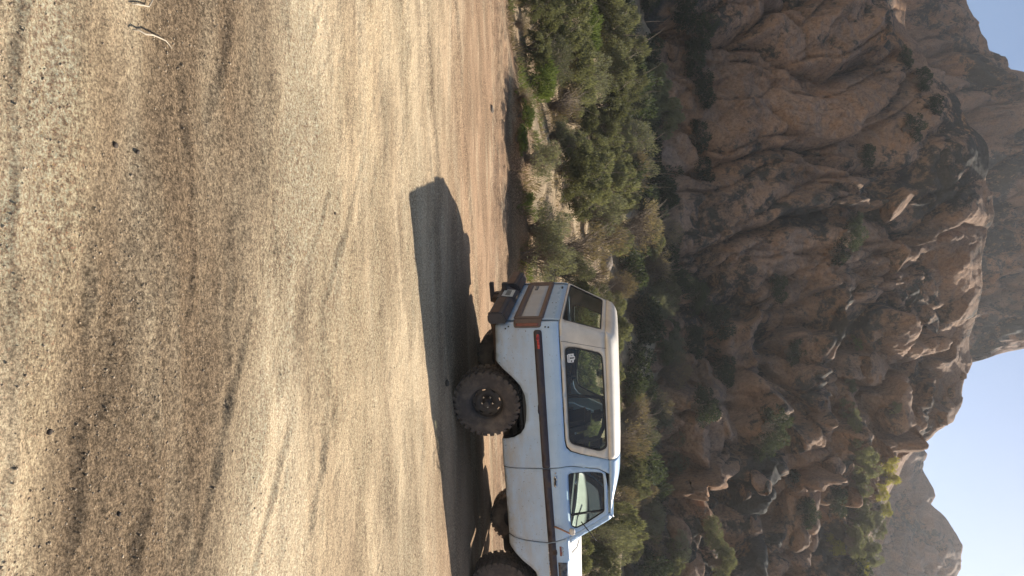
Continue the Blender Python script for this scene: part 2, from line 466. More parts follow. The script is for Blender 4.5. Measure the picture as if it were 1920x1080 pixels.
def rock_mass(name, crest, Yc, Yt, zt, xr, step, rows, mat, bulge, seed, dome, ledge, back=14.0, slabby='both', k=1.0, benches=(), recede=None, saw_at=None, disp_dir=(0.05, -0.86, 0.5)):
    cx, cz = crest_fn(crest, Yc, recede)
    lo, hi, flo, fhi = xr
    xs = spaced(0, flo - lo, step, step * 8)[1:]
    xs = [flo - x for x in reversed(xs)] + list(np.arange(flo, fhi, step)) + [fhi + x for x in spaced(0, hi - fhi, step, step * 8)]
    xs = np.array(xs)
    t = np.concatenate([np.linspace(0, 1, rows), 1 + np.linspace(0, 1, rows // 5)[1:] * 0.5])
    X, T = np.meshgrid(xs, t)
    Zc = np.interp(X, cx, cz) + 0.5 * perlin(X * 0.35, X * 0 + seed, seed)
    Y1 = Yc + 2.2 * perlin(X * 0.06, X * 0 + 1.3, seed + 1)
    Y1 = Y1 + (recede(X) if recede else 0); Zc = CAM_H + (Zc - CAM_H) * (Y1 / (Yc + (recede(X) if recede else 0)))
    Y0 = Yt(X); Z0 = zt(X, Y0)
    tt = np.clip(T, 0, 1); over = np.clip(T - 1, 0, None) * 2
    dm = dome(X)
    a = (1 - dm) * tt + dm * (0.45 * tt + 0.55 * tt ** 2.4)
    Y = Y0 + (Y1 - Y0) * a + over * back
    Z = Z0 + (Zc - Z0) * tt - over ** 1.6 * 0.75 * back
    # benches: stretches where the face steps back
    lw = ledge(X)
    hh = 5.4 * k
    ph = (Z + k * (2.4 * fbm(X * 0.07, Z * 0.07, 3, seed + 4) + 1.0 * fbm(X * 0.30, Z * 0.30, 2, seed + 6)) + 0.12 * X) / hh
    st = np.floor(ph) + sstep(0.62, 1.0, ph - np.floor(ph)) - ph + 0.2
    lm = sstep(-0.35, 0.15, fbm(X * 0.06 + 5, Z * 0.09, 2, seed + 8))
    edge = sstep(0.0, 0.10, T) * (1 - sstep(0.84, 1.0, T))
    Y = Y + lw * lm * st * 6.5 * k * edge
    for bu, bv, hw, sl, dep in benches:
        yf = 38.5 + 19 * (bv - 1230) / 560.0
        bx, bz = at_depth(bu, bv, yf); hx = hw * yf / FPX
        zb = bz - sl * (X - bx) + 0.5 * fbm(X * 0.5, Z * 0.2, 3, seed + 55)
        win = np.exp(-((X - bx) / hx) ** 4)
        Y = Y + dep * win * edge * (sstep(zb - 1.5, zb + 2.0, Z) - sstep(zb - 5.5, zb + 6.0, Z))
    if saw_at:
        # blocks shouldered round towards the light side, stepping like loose pages
        hrow = (Z + 1.6 * fbm(X * 0.12, Z * 0.12, 3, seed + 57)) / (5.0 * k); row = np.floor(hrow); fr = hrow - row
        pp = (X + 1.3 * fbm(X * 0.2, Z * 0.2, 3, seed + 58) + 0.35 * Z) / (6.0 * k) + 0.37 * row
        f_ = pp - np.floor(pp)
        saw = np.where(f_ < 0.86, f_ / 0.86, 1 - sstep(0.86, 1.0, f_)) - 0.5
        blend = sstep(0, 0.12, fr) * (1 - sstep(0.88, 1.0, fr))
        rr = saw_at(X)
        Y = Y + 3.4 * k * rr * saw * blend * edge
    # rounded slabs and boulders swelling out of the face
    arc = Z * 1.05
    wx = X + 3.0 * fbm(X * 0.05, arc * 0.05, 3, seed + 12) + 0.25 * arc
    wy = arc + 3.0 * fbm(X * 0.05 + 40, arc * 0.05, 3, seed + 16) - 0.18 * X
    lf = {'both': 1 - sstep(-6, 4, X), 'tall': np.ones_like(X), 'broken': np.zeros_like(X)}[slabby]      # tall fused slabs to one side, broken blocks to the other
    def slabs(px, py, L, amp, ax, sd, keep, tilt, groove):
        f1, f2, idn, ox, oy = worley(px / L * ax, py / L / ax, seed + sd)
        k = (idn > keep) * 1.0
        ang = idn * 40.0
        flat = sstep(0.0, 0.30, f2 - f1)
        cap = np.sqrt(np.clip(1 - (f1 / 0.95) ** 2, 0, 1))
        return amp * (k * ((0.25 + 0.75 * ((idn * 7.3) % 1)) * (0.55 * flat + 0.45 * cap) + tilt * (np.cos(ang) * ox + np.sin(ang) * oy)) - groove * (1 - sstep(0.0, 0.055, f2 - f1)))
    Dl = Dr = 0.0
    if slabby != 'broken':
        fold = 1 - np.abs(fbm(wx * 0.30, wy * 0.085, 3, seed + 48, 0.5))
        Dl = slabs(wx, wy, 14.0 * k, 2.7 * k, 1.9, 60, 0.0, 0.7, 0.25) + slabs(wx, wy, 6.0 * k, 0.95 * k, 1.8, 64, 0.25, 0.8, 0.55) + slabs(wx, wy, 2.6 * k, 0.22 * k, 1.5, 68, 0.5, 0.8, 0.5) + 1.5 * k * fold
    if slabby != 'tall':
        Dr = slabs(wx, wy, 10.0 * k, 2.2 * k, 1.15, 70, 0.0, 0.9, 0.2) + slabs(wx, wy, 4.4 * k, 1.7 * k, 1.0, 74, 0.15, 0.9, 0.25) + slabs(wx, wy, 1.9 * k, 0.62 * k, 0.95, 78, 0.30, 0.9, 0.3)
    D = lf * Dl + (1 - lf) * Dr
    rid = 1 - np.abs(fbm(X * 0.33, arc * 0.33, 4, seed + 40, 0.6))
    D = bulge * (D - D.mean() + 0.45 * fbm(X * 0.22, arc * 0.22, 4, seed + 20, 0.55) - 0.5 * np.clip(rid - 0.80, 0, 1) * 2 + 0.16 * fbm(X * 1.3, arc * 1.3, 3, seed + 25))
    e2 = sstep(0.0, 0.05, T) * (1 - 0.90 * sstep(0.80, 1.0, T)) * (1 + 4 * over)
    dd = np.array(disp_dir) / np.linalg.norm(disp_dir)
    X2 = X + D * dd[0] * e2 + 0.35 * bulge * fbm(X * 0.3, arc * 0.3, 3, seed + 30) * e2
    Y2 = Y + D * dd[1] * e2
    Z2 = Z + D * dd[2] * e2
    P = np.stack([X2, Y2, Z2], -1)
    me = mesh_np(name, P.reshape(-1, 3), grid_faces(len(t), len(xs)))
    o = obj_mesh(name, me, mat)
    return o, P, xs, t

near_crest = [(-900, 1560), (-500, 1640), (-200, 1650), (0, 1682), (60, 1702), (130, 1755), (200, 1800), (300, 1850), (365, 1862), (430, 1848), (520, 1840), (600, 1830), (680, 1818), (740, 1806), (790, 1792), (806, 1760), (830, 1722), (870, 1692), (920, 1672), (1000, 1650), (1080, 1622), (1200, 1600), (1500, 1500), (1900, 1380)]
cliff, CP, CX, CT = rock_mass('rock_cliff', near_crest, 58.0,
    lambda X: 42.0 - 7.5 * sstep(-1, 9, X) + 1.4 * perlin(X * 0.09, X * 0 + 2.2, 15) + 0.0016 * np.clip(np.abs(X) - 30, 0, None) ** 2,
    lambda X, Y: terrain(X, Y) - 1.2, (-95, 95, -27, 27), 0.105, 310, M['rock'], 1.0, 101,
    lambda X: 0.25 - 0.25 * sstep(-6, 4, X), lambda X: 0.12 + 0.6 * sstep(-4, 3, X), k=0.8, saw_at=lambda X: sstep(-3, 3, X), recede=lambda X: 6.0 * sstep(-2, 8, X),
    benches=[(625, 1592, 95, 0.4, 4.0), (590, 1510, 50, 0.2, 2.6), (830, 1625, 70, 0.2, 3.4), (880, 1488, 48, -0.2, 3.6), (930, 1425, 52, 0.3, 3.6), (745, 1700, 60, 0.3, 3.2), (780, 1765, 60, 0.3, 3.0), (970, 1340, 45, 0.1, 2.6), (1010, 1540, 60, 0.2, 3.2), (660, 1690, 60, 0.35, 3.0), (560, 1770, 50, 0.3, 2.6), (660, 1775, 60, 0.3, 2.6), (890, 1580, 50, 0.1, 3.0), (720, 1590, 50, -0.1, 3.0), (500, 1710, 60, 0.3, 2.4)])
tag(cliff, 'tall shaded tan granite cliff of rounded slabs behind the brush', 'cliff', kind='structure')

far_crest = [(-1200, 1600), (-500, 1700), (-100, 1790), (0, 1815), (28, 1822), (50, 1842), (95, 1857), (101, 1872), (108, 1886), (122, 1890), (133, 1893), (138, 1915), (160, 1960), (300, 2060), (500, 2060), (590, 2000), (650, 1955), (661, 1900), (672, 1860), (684, 1815), (700, 1640), (760, 1500), (900, 1400)]
wall, WP, WX, WT = rock_mass('rock_wall', far_crest, 122.0,
    lambda X: 100 + 3 * perlin(X * 0.05, X * 0 + 7.2, 17), lambda X, Y: 12.0 + 0 * X, (-130, 40, -58, 18), 0.24, 190, M['rock_far'], 1.5, 203,
    lambda X: 0.1 + 0 * X, lambda X: 0.2 + 0 * X, slabby='tall', saw_at=lambda X: sstep(-6, 3, X), k=1.3)
tag(wall, 'blue grey rock wall rising behind the cliff, its far end sunlit', 'rock wall', kind='structure')

peak_crest = [(640, 1400), (760, 1560), (800, 1680), (830, 1726), (852, 1736), (868, 1732), (892, 1735), (905, 1740), (918, 1750), (930, 1753), (940, 1748), (946, 1746), (960, 1764), (990, 1790), (1020, 1802), (1050, 1805), (1070, 1802), (1080, 1795), (1150, 1765), (1250, 1705), (1500, 1560), (2000, 1380)]
peak, PP, PX, PT = rock_mass('rock_peak', peak_crest, 150.0,
    lambda X: 118 + 4 * perlin(X * 0.05, X * 0 + 9.2, 19), lambda X, Y: 12.0 + 0 * X, (0, 190, 20, 78), 0.28, 150, M['rock_far'], 1.0, 307,
    lambda X: 0.35 + 0 * X, lambda X: 0.3 + 0 * X, slabby='broken', saw_at=lambda X: 0.8 + 0 * X)
tag(peak, 'hazy rounded rock peak standing against the sky', 'peak', kind='structure')

# ------------------------------------------------------------------ the truck
M['paint'] = None
def mat_paint():
    m, nt, bs = new_mat('faded_blue_paint')
    tc = N(nt, 'ShaderNodeTexCoord').outputs['Object']
    sep = N(nt, 'ShaderNodeSeparateXYZ'); nt.links.new(tc, sep.inputs[0])
    n1 = tex_noise(nt, tc, 3.5, 7, 0.65)
    c = ramp(nt, n1, [(0.3, (0.39, 0.54, 0.71)), (0.7, (0.48, 0.62, 0.775))])
    # dust thrown up over the lower body
    n2 = tex_noise(nt, mapping(nt, tc, (0.5, 1, 1.6)), 5.0, 8, 0.7)
    low = math_n(nt, 'MULTIPLY_ADD', sep.outputs[2], -1.35, 1.75, clamp=True)
    d = math_n(nt, 'MULTIPLY', low, ramp(nt, n2, [(0.32, (0.12,) * 3), (0.66, (1, 1, 1))]))
    d = math_n(nt, 'MULTIPLY', d, 0.90, clamp=True)
    c = mixc(nt, d, c, (0.44, 0.37, 0.28))
    chips = tex_noise(nt, tc, 42, 3, 0.6)
    lowc = math_n(nt, 'MULTIPLY_ADD', low, 0.05, chips)
    c = mixc(nt, ramp(nt, lowc, [(0.70, (0, 0, 0)), (0.73, (0.8,) * 3)]), c, (0.10, 0.055, 0.035))
    nt.links.new(c, bs.inputs['Base Color'])
    r = math_n(nt, 'MULTIPLY_ADD', d, 0.5, 0.26)
    nt.links.new(r, bs.inputs['Roughness'])
    bs.inputs['Coat Weight'].default_value = 0.35
    bs.inputs['Coat Roughness'].default_value = 0.18
    bump(nt, bs, tex_noise(nt, tc, 2.0, 3, 0.5), 0.12, 0.02)
    return m

def mat_glass(name, tint, refl=0.9):
    m, nt, bs = new_mat(name)
    nt.nodes.remove(bs)
    tr = N(nt, 'ShaderNodeBsdfTransparent'); tr.inputs[0].default_value = (*tint, 1)
    gl = N(nt, 'ShaderNodeBsdfGlossy'); gl.inputs['Roughness'].default_value = 0.03
    gl.inputs[0].default_value = (refl, refl, refl, 1)
    df = N(nt, 'ShaderNodeBsdfDiffuse'); df.inputs[0].default_value = (0.40, 0.35, 0.28, 1)
    tc = N(nt, 'ShaderNodeTexCoord').outputs['Object']
    dust = ramp(nt, tex_noise(nt, tc, 4, 6, 0.7), [(0.3, (0.03,) * 3), (0.8, (0.13,) * 3)])
    fr = N(nt, 'ShaderNodeFresnel'); fr.inputs[0].default_value = 1.5
    m1 = N(nt, 'ShaderNodeMixShader'); nt.links.new(fr.outputs[0], m1.inputs[0])
    nt.links.new(tr.outputs[0], m1.inputs[1]); nt.links.new(gl.outputs[0], m1.inputs[2])
    m2 = N(nt, 'ShaderNodeMixShader'); nt.links.new(dust, m2.inputs[0])
    nt.links.new(m1.outputs[0], m2.inputs[1]); nt.links.new(df.outputs[0], m2.inputs[2])
    nt.links.new(m2.outputs[0], nt.nodes['Material Output'].inputs['Surface'])
    return m

M['paint'] = mat_paint()
M['hardtop'] = simple('cream_fibreglass', (0.70, 0.635, 0.54), 0.5, var=0.10, scale=5, coat=0.15, dirt=(0.40, 0.33, 0.25), dirt_amt=0.35)
M['hood'] = simple('chalky_white_paint', (0.72, 0.70, 0.66), 0.5, var=0.08, scale=4, coat=0.1)
M['bare'] = simple('bare_dark_metal', (0.10, 0.095, 0.10), 0.3, metal=0.6, var=0.6, scale=22)
M['trim'] = simple('dark_brown_moulding', (0.036, 0.024, 0.027), 0.45, var=0.3, scale=18, dirt=(0.12, 0.08, 0.065), dirt_amt=0.25)
M['tgtrim'] = simple('brown_tailgate_moulding', (0.13, 0.085, 0.065), 0.55, var=0.3, scale=18)
M['tgpanel'] = simple('dull_silver_panel', (0.46, 0.45, 0.43), 0.5, var=0.1, scale=6, dirt=(0.42, 0.36, 0.28), dirt_amt=0.5)
M['rubber'] = simple('black_rubber', (0.028, 0.027, 0.028), 0.7, var=0.3, scale=25)
M['tyre'] = simple('dusty_tyre_rubber', (0.085, 0.066, 0.055), 0.9, var=0.3, scale=12, dirt=(0.26, 0.19, 0.135), dirt_amt=0.9)
M['rim'] = simple('black_steel', (0.045, 0.037, 0.033), 0.6, metal=0.1, var=0.3, scale=20, dirt=(0.15, 0.11, 0.08), dirt_amt=0.7)
M['chrome'] = simple('worn_chrome', (0.55, 0.55, 0.56), 0.25, metal=1.0, var=0.15, scale=30)
M['rust'] = simple('rusty_steel', (0.105, 0.070, 0.052), 0.75, metal=0.2, var=0.45, scale=9, dirt=(0.17, 0.085, 0.045), dirt_amt=0.8, bumpy=0.004)
M['bumper'] = simple('black_painted_steel', (0.045, 0.044, 0.050), 0.55, metal=0.2, var=0.4, scale=9, dirt=(0.15, 0.08, 0.05), dirt_amt=0.5)
M['under'] = simple('dirty_underbody', (0.045, 0.036, 0.030), 0.9, var=0.4, scale=10)
M['lens'] = simple('dark_red_lens', (0.16, 0.022, 0.018), 0.2, var=0.3, scale=20, coat=0.6)
M['marker'] = simple('red_marker_lens', (0.52, 0.045, 0.03), 0.25, var=0.15, scale=20, coat=0.6)
M['clear'] = simple('clear_lens', (0.6, 0.6, 0.58), 0.1, var=0.1, scale=40, coat=0.8)
M['seat'] = simple('dark_blue_vinyl', (0.035, 0.042, 0.062), 0.6, var=0.2, scale=10)
M['inner'] = simple('dark_interior_plastic', (0.050, 0.055, 0.068), 0.7, var=0.2, scale=8)
M['headliner'] = simple('grey_headliner', (0.16, 0.16, 0.17), 0.9, var=0.15, scale=8)
M['glass'] = mat_glass('tinted_glass', (0.74, 0.82, 0.77))
M['glass_clear'] = mat_glass('clear_glass', (0.82, 0.92, 0.86))
M['white'] = simple('white_vinyl', (0.75, 0.75, 0.74), 0.5, var=0.08, scale=30)
M['ink'] = simple('black_ink', (0.02, 0.02, 0.02), 0.6, var=0.2, scale=30)
M['plate'] = simple('pale_licence_plate', (0.52, 0.52, 0.48), 0.45, var=0.2, scale=40)
M['copper'] = simple('rusty_copper_strap', (0.42, 0.22, 0.14), 0.6, metal=0.2, var=0.25, scale=25)
M['badge'] = simple('dull_red_badge', (0.26, 0.10, 0.085), 0.4, var=0.35, scale=60)

truck = empty('off_road_vehicle', (1.168, 9.219, 0.0), R(15.02))
tag(truck, 'faded light blue two-door off-road vehicle with cream hardtop parked on the dirt', 'off-roader')

def inside(px, py, poly):
    x1 = poly[:, 0]; y1 = poly[:, 1]; x2 = np.roll(x1, -1); y2 = np.roll(y1, -1)
    c = ((y1[None] > py[:, None]) != (y2[None] > py[:, None])) & (px[:, None] < (x2 - x1)[None] * (py[:, None] - y1[None]) / ((y2 - y1)[None] + 1e-12) + x1[None])
    return (c.sum(1) % 2) == 1

def dens(poly, step):
    out = []
    for i, a in enumerate(poly):
        b = poly[(i + 1) % len(poly)]
        n = max(1, int(math.hypot(b[0] - a[0], b[1] - a[1]) / step))
        for k in range(n):
            out.append((a[0] + (b[0] - a[0]) * k / n, a[1] + (b[1] - a[1]) * k / n))
    return out

def rpoly(poly, r, n=5):
    """round the corners of a polygon"""
    out = []; m = len(poly)
    for i in range(m):
        p0 = Vector(poly[i - 1]); p = Vector(poly[i]); p1 = Vector(poly[(i + 1) % m])
        a = (p0 - p); b = (p1 - p); rr = min(r, a.length * 0.45, b.length * 0.45)
        A = p + a.normalized() * rr; B = p + b.normalized() * rr
        for k in range(n + 1):
            t = k / n
            q = A * (1 - t) ** 2 + p * 2 * t * (1 - t) + B * t * t
            out.append((q.x, q.y))
    return out

def panel(name, outer, holes, surf, mat, parent, step=0.06, thick=0.012, center=(0.9, 0, 1.0)):
    outer = dens(outer, step); holes = [dens(h, step) for h in holes]
    V = []; E = []
    for lp in [outer] + holes:
        o = len(V); V += [Vector(p) for p in lp]
        E += [(o + i, o + (i + 1) % len(lp)) for i in range(len(lp))]
    po = np.array(outer); ph = [np.array(h) for h in holes]
    x0, z0 = po.min(0); x1, z1 = po.max(0)
    G = np.stack(np.meshgrid(np.arange(x0 + step / 2, x1, step), np.arange(z0 + step / 2, z1, step)), -1).reshape(-1, 2)
    if len(G):
        k = inside(G[:, 0], G[:, 1], po)
        for h in ph: k &= ~inside(G[:, 0], G[:, 1], h)
        allb = np.array([tuple(v) for v in V])
        dmin = np.min(np.hypot(G[:, None, 0] - allb[None, :, 0], G[:, None, 1] - allb[None, :, 1]), 1)
        G = G[k & (dmin > step * 0.45)]
        V += [Vector(p) for p in G]
    vo, eo, fo, *_ = delaunay_2d_cdt(V, E, [], 0, 1e-5)
    P2 = np.array([tuple(v) for v in vo]); T = np.array(fo)
    c = P2[T].mean(1)
    k = inside(c[:, 0], c[:, 1], po)
    for h in ph: k &= ~inside(c[:, 0], c[:, 1], h)
    T = T[k]
    P3 = np.array([surf(p[0], p[1]) for p in P2])
    used = np.unique(T); rm = np.full(len(P3), -1); rm[used] = np.arange(len(used))
    P3 = P3[used]; T = rm[T]
    n = np.cross(P3[T[:, 1]] - P3[T[:, 0]], P3[T[:, 2]] - P3[T[:, 0]])
    if ((P3[T].mean(1) - np.array(center)) * n).sum() < 0: T = T[:, ::-1]
    else:
        pass
    o = obj_mesh(name, mesh_np(name, P3, T), mat, parent)
    if thick:
        s = o.modifiers.new('thickness', 'SOLIDIFY'); s.thickness = thick; s.offset = -1
    return o

_YZ = ([.40, .56, .60, .66, .76, 1.0, 1.2, 1.30, 1.345, 1.36, 1.40, 1.85, 1.93, 2.0], [.88, .915, .945, .958, .967, .969, .968, .958, .938, .918, .90, .775, .72, .6])
def bodyY(z): return float(np.interp(z, *_YZ))
RX, RC = -1.035, 0.085
def side_surf(sgn):
    """sgn -1: the side towards the camera"""
    def f(s, z):
        w = bodyY(z)
        rx = RX if z < 1.345 else RX + (z - 1.345) * 0.42
        if z > 1.25 and z <= 1.345: rx = RX + 0.012 * ((z - 1.25) / 0.095) ** 2
        d = (rx + RC) - s
        if d <= 0: return (s, sgn * w, z)
        a = d / RC
        if a <= math.pi / 2: return (rx + RC - RC * math.sin(a), sgn * (w - RC + RC * math.cos(a)), z)
        return (rx, sgn * (w - RC - (d - RC * math.pi / 2)), z)
    return f
def rear_surf(y, z):
    rx = RX if z < 1.345 else RX + (z - 1.345) * 0.42
    if z > 1.25 and z <= 1.345: rx = RX + 0.012 * ((z - 1.25) / 0.095) ** 2
    return (rx, y, z)
def off(surf, d, center=(0.9, 0.0)):
    """push a surface outward in plan"""
    def g(s, z):
        e = 1e-3
        p = Vector(surf(s, z)); px = Vector(surf(s + e, z)) - Vector(surf(s - e, z)); pz = Vector(surf(s, z + e)) - Vector(surf(s, z - e))
        n = px.cross(pz)
        if n.length < 1e-12: n = Vector((0, p.y, 0))
        n.normalize()
        if n.dot(Vector((p.x - center[0], p.y - center[1], 0))) < 0: n = -n
        return tuple(p + n * d)
    return g

arch_r = [(-0.57, .56), (-.548, .575), (-.479, .642), (-.373, .752), (-.264, .842), (-.133, .893), (0, .903), (.082, .90), (.20, .888), (.30, .862), (.374, .812), (.426, .727), (.455, .62), (.461, .57)]
arch_f = [(1.945, .565), (1.985, .59), (2.056, .637), (2.165, .729), (2.254, .828), (2.33, .893), (2.45, .925), (2.62, .935), (2.80, .925), (2.95, .885), (3.05, .81), (3.12, .70), (3.15, .60)]
SEND = RX + RC - RC * math.pi / 2
quarter = [(SEND, .60), (-1.0, .588), (-.80, .58)] + arch_r + [(.838, .563), (.838, .942), (.836, 1.153), (.825, 1.342), (.882, 1.572), (.928, 1.74), (.985, 1.82), (1.02, 1.868), (.830, 1.868), (.703, 1.52), (.648, 1.406), (.582, 1.356), (.477, 1.342), (-.3, 1.338), (SEND, 1.335)]
door = [(.849, .575), (.850, .942), (.848, 1.153), (.837, 1.342), (.894, 1.572), (.940, 1.74), (.998, 1.818), (1.19, 1.838), (1.575, 1.838), (1.668, 1.692), (1.800, 1.408), (1.828, 1.30), (1.870, 1.16), (1.888, 1.06), (1.862, .80), (1.832, .66), (1.795, .572)]
fender = [(1.815, .568)] + arch_f + [(3.40, .60), (3.46, .75), (3.46, 1.30), (2.18, 1.305), (2.165, 1.342), (1.815, 1.342), (1.842, 1.30), (1.884, 1.16), (1.902, 1.06), (1.876, .80), (1.846, .66)]
dgl = rpoly([(.940, 1.366), (.952, 1.615), (.990, 1.786), (1.20, 1.795), (1.535, 1.792), (1.682, 1.536), (1.725, 1.425), (1.68, 1.372), (1.30, 1.364)], 0.035)
qgl = rpoly([(-.715, 1.392), (-.700, 1.52), (-.590, 1.820), (-.45, 1.832), (.25, 1.846), (.650, 1.850), (.690, 1.76), (.535, 1.396)], 0.075)

for sgn in (-1, 1):
    S = side_surf(sgn)
    tagp = 'near' if sgn < 0 else 'far'
    q = panel('quarter_panel', quarter, [], S, M['paint'], truck)
    # round holes where fittings are missing
    for hx, hz in ((-.990, 1.181), (-.985, 1.218), (-.975, .712), (-1.0, .748)):
        panel('fitting_hole', [(hx + .010 * math.cos(a), hz + .011 * math.sin(a)) for a in np.linspace(0, 6.283, 9)[:-1]], [], off(S, .0025), M['ink'], q, .03, 0)
    dr = panel('door', door, [dgl], S, M['paint'], truck)
    panel('window_pane', dens(dgl, .04), [], off(S, -.012), M['glass_clear'], dr, thick=0.0)
    # rubber round the glass and the vent-window bar
    inner = [(.5 * 0 + x * .982 + 1.33 * .018, z * .965 + 1.58 * .035) for x, z in dgl]
    panel('window_seal', dgl, [inner], off(S, .002), M['rubber'], dr, .05, .02)
    panel('vent_bar', [(1.515, 1.37), (1.540, 1.37), (1.535, 1.79), (1.510, 1.79)], [], off(S, -.004), M['rubber'], dr, .05, .015)
    h = panel('door_handle', rpoly([(.945, 1.193), (.945, 1.228), (1.090, 1.226), (1.090, 1.190)], .012), [], off(S, .012), M['chrome'], dr, .03, .014)
    panel('handle_recess', rpoly([(.968, 1.200), (.968, 1.218), (1.068, 1.216), (1.068, 1.198)], .006), [], off(S, .0145), M['ink'], h, .03, 0)
    panel('key_lock', [(.905 + .012 * math.cos(a), 1.215 + .012 * math.sin(a)) for a in np.linspace(0, 6.283, 9)[:-1]], [], off(S, .004), M['chrome'], dr, .03, .006)
    fe = panel('front_fender', fender, [], S, M['paint'], truck)
    panel('fender_lip', [(2.178, 1.188), (3.44, 1.192), (3.44, 1.2985), (2.186, 1.298)], [], off(S, .003), M['bare'], fe, .06, .006)
    b = panel('fender_badge', rpoly([(1.945, 1.215), (1.945, 1.240), (2.085, 1.242), (2.085, 1.217)], .004), [], off(S, .004), M['badge'], fe, .03, .005)
    for k in range(7):
        x0 = 1.955 + k * .018
        panel('badge_letter', [(x0, 1.246), (x0 + .004, 1.262 + .006 * (k % 2)), (x0 + .011, 1.262), (x0 + .009, 1.246)], [], off(S, .004), M['chrome'], b, .03, .003)
    panel('body_moulding', rpoly([(-.955, 1.043), (-.955, 1.138), (.7, 1.150), (.836, 1.151), (.836, 1.056), (.7, 1.055)], .035), [], off(S, .010), M['trim'], truck, .07, .014)
    mo = [o for o in truck.children if o.name.startswith('body_moulding')][-1]
    panel('marker_lamp', rpoly([(-.905, 1.078), (-.905, 1.108), (-.725, 1.110), (-.725, 1.080)], .010), [], off(S, .017), M['marker'], mo, .04, .010)
    panel('door_moulding', [(.850, 1.056), (.848, 1.152), (1.862, 1.170), (1.878, 1.075)], [], off(S, .010), M['trim'], truck, .07, .014)
    panel('fender_moulding', [(1.904, 1.078), (1.888, 1.170), (3.45, 1.185), (3.45, 1.09)], [], off(S, .010), M['trim'], truck, .07, .014)
    panel('bright_strip', [(1.910, 1.068), (1.910, 1.077), (3.45, 1.089), (3.45, 1.079)], [], off(S, .007), M['chrome'], truck, .07, .008)
    # tail lamp round the corner
    tl = panel('tail_lamp', rpoly([(-.985, .812), (-.985, 1.128), (SEND - .075, 1.140), (SEND - .075, .800)], .03), [], off(S, .010), M['tgtrim'], truck, .03, .02)
    panel('lens', rpoly([(-1.000, .840), (-1.000, 1.100), (-1.035, 1.102), (-1.035, .838)], .012), [], off(S, .0125), M['lens'], tl, .03, .006)
    # hardtop side wall
    hs = [(-1.081 + (0.0), 1.349)] + [(-.3, 1.352), (.477, 1.356), (.572, 1.370), (.636, 1.414), (.690, 1.524), (.816, 1.868)]
    top = [(RX + (1.868 - 1.345) * .42 + RC - RC * math.pi / 2, 1.868)]
    wallp = panel('hardtop_side', hs + top, [qgl], S, M['hardtop'], truck, thick=.02)
    panel('window_pane', qgl, [], off(S, -.010), M['glass'], wallp, thick=0)
    qi = [(x * .972 + .0 * 0, z * .945 + 1.615 * .055) for x, z in qgl]
    panel('window_seal', qgl, [qi], off(S, .006), M['rubber'], wallp, .06, .02)
    # thin seam down the hardtop behind the window
    panel('seam', [(-.800, 1.352), (-.795, 1.352), (-.640, 1.868), (-.645, 1.868)], [], off(S, .0012), M['trim'], wallp, .06, 0)
    if sgn < 0:
        # sticker on the side glass
        st = panel('sticker', [(-.622, 1.432), (-.610, 1.418), (-.520, 1.418), (-.512, 1.436), (-.512, 1.492), (-.545, 1.494), (-.548, 1.508), (-.585, 1.508), (-.588, 1.494), (-.622, 1.494)], [], off(S, -.006), M['white'], wallp, .03, 0)
        for mk in ([(-.603, 1.455), (-.608, 1.455), (-.608, 1.476), (-.592, 1.476), (-.592, 1.471), (-.603, 1.471)], [(-.580, 1.448), (-.556, 1.448), (-.560, 1.456), (-.562, 1.500), (-.574, 1.500), (-.576, 1.456)], [(-.530 + .009 * math.cos(a), 1.465 + .011 * math.sin(a)) for a in np.linspace(0, 6.283, 9)[:-1]], [(-.612, 1.434), (-.612, 1.438), (-.522, 1.438), (-.522, 1.434)]):
            panel('sticker_mark', mk, [], off(S, -.0045), M['ink'], st, .03, 0)

# a pillar, cab roof, hardtop roof
for sgn in (-1, 1):
    S = side_surf(sgn)
    panel('windscreen_pillar', [(1.580, 1.845), (1.672, 1.700), (1.806, 1.415), (1.835, 1.352), (1.915, 1.352), (1.870, 1.44), (1.742, 1.70), (1.655, 1.868), (1.585, 1.868)], [], S, M['paint'], truck, .05, .03)

def roof_cap(name, x0, x1, z_of_x, mat, rear_round, nx=26, zb=1.868):
    """a crowned roof from the gutter line up"""
    e = [0, .015, .04, .075, .12, .18, .26, .4, .6, .8, 1.0]
    rows = []
    xs = np.linspace(0, 1, nx)
    for t in xs:
        x = x0 + (x1 - x0) * t
        zt = z_of_x(x)
        row = []
        half = []
        for q in e:
            w = bodyY(zb)
            y = w * (1 - q)
            k = min(q / .30, 1.0)
            rise = (zt - zb) * math.sqrt(1 - (1 - k) ** 2) * (1 - 0.0) + 0.012 * (1 - (1 - q) ** 2) * 0
            rise -= 0.010 * (1 - q) * (1 if q > .2 else q / .2)
            half.append((x, y, zb + max(rise, 0)))
        row = [(a, -b, c) for a, b, c in half] + [(a, b, c) for a, b, c in reversed(half[:-1])]
        rows.append(row)
    P = np.array(rows)
    if rear_round:
        xl = P[..., 0]; yl = P[..., 1]
        d = np.clip((xl - x0) / 0.16, 0, 1)
        f = np.sqrt(1 - (1 - d) ** 2)
        P[..., 2] = zb + (P[..., 2] - zb) * f
        # plan corners
        w = bodyY(zb); 
        cr = np.clip(1 - (xl - x0) / RC, 0, 1)
        pull = RC * (1 - np.sqrt(np.clip(1 - cr ** 2, 0, 1)))
        P[..., 1] = np.sign(yl) * np.minimum(np.abs(yl), w - pull)
    F = grid_faces(nx, P.shape[1])
    o = obj_mesh(name, mesh_np(name, P.reshape(-1, 3), F), mat, truck)
    s = o.modifiers.new('thickness', 'SOLIDIFY'); s.thickness = .02; s.offset = 0
    return o
rx_top = RX + (1.868 - 1.345) * .42
roof_cap('hardtop_roof', rx_top, .818, lambda x: 2.004 + .004 * math.sin((x + .8) * 2), M['hardtop'], True, 40)
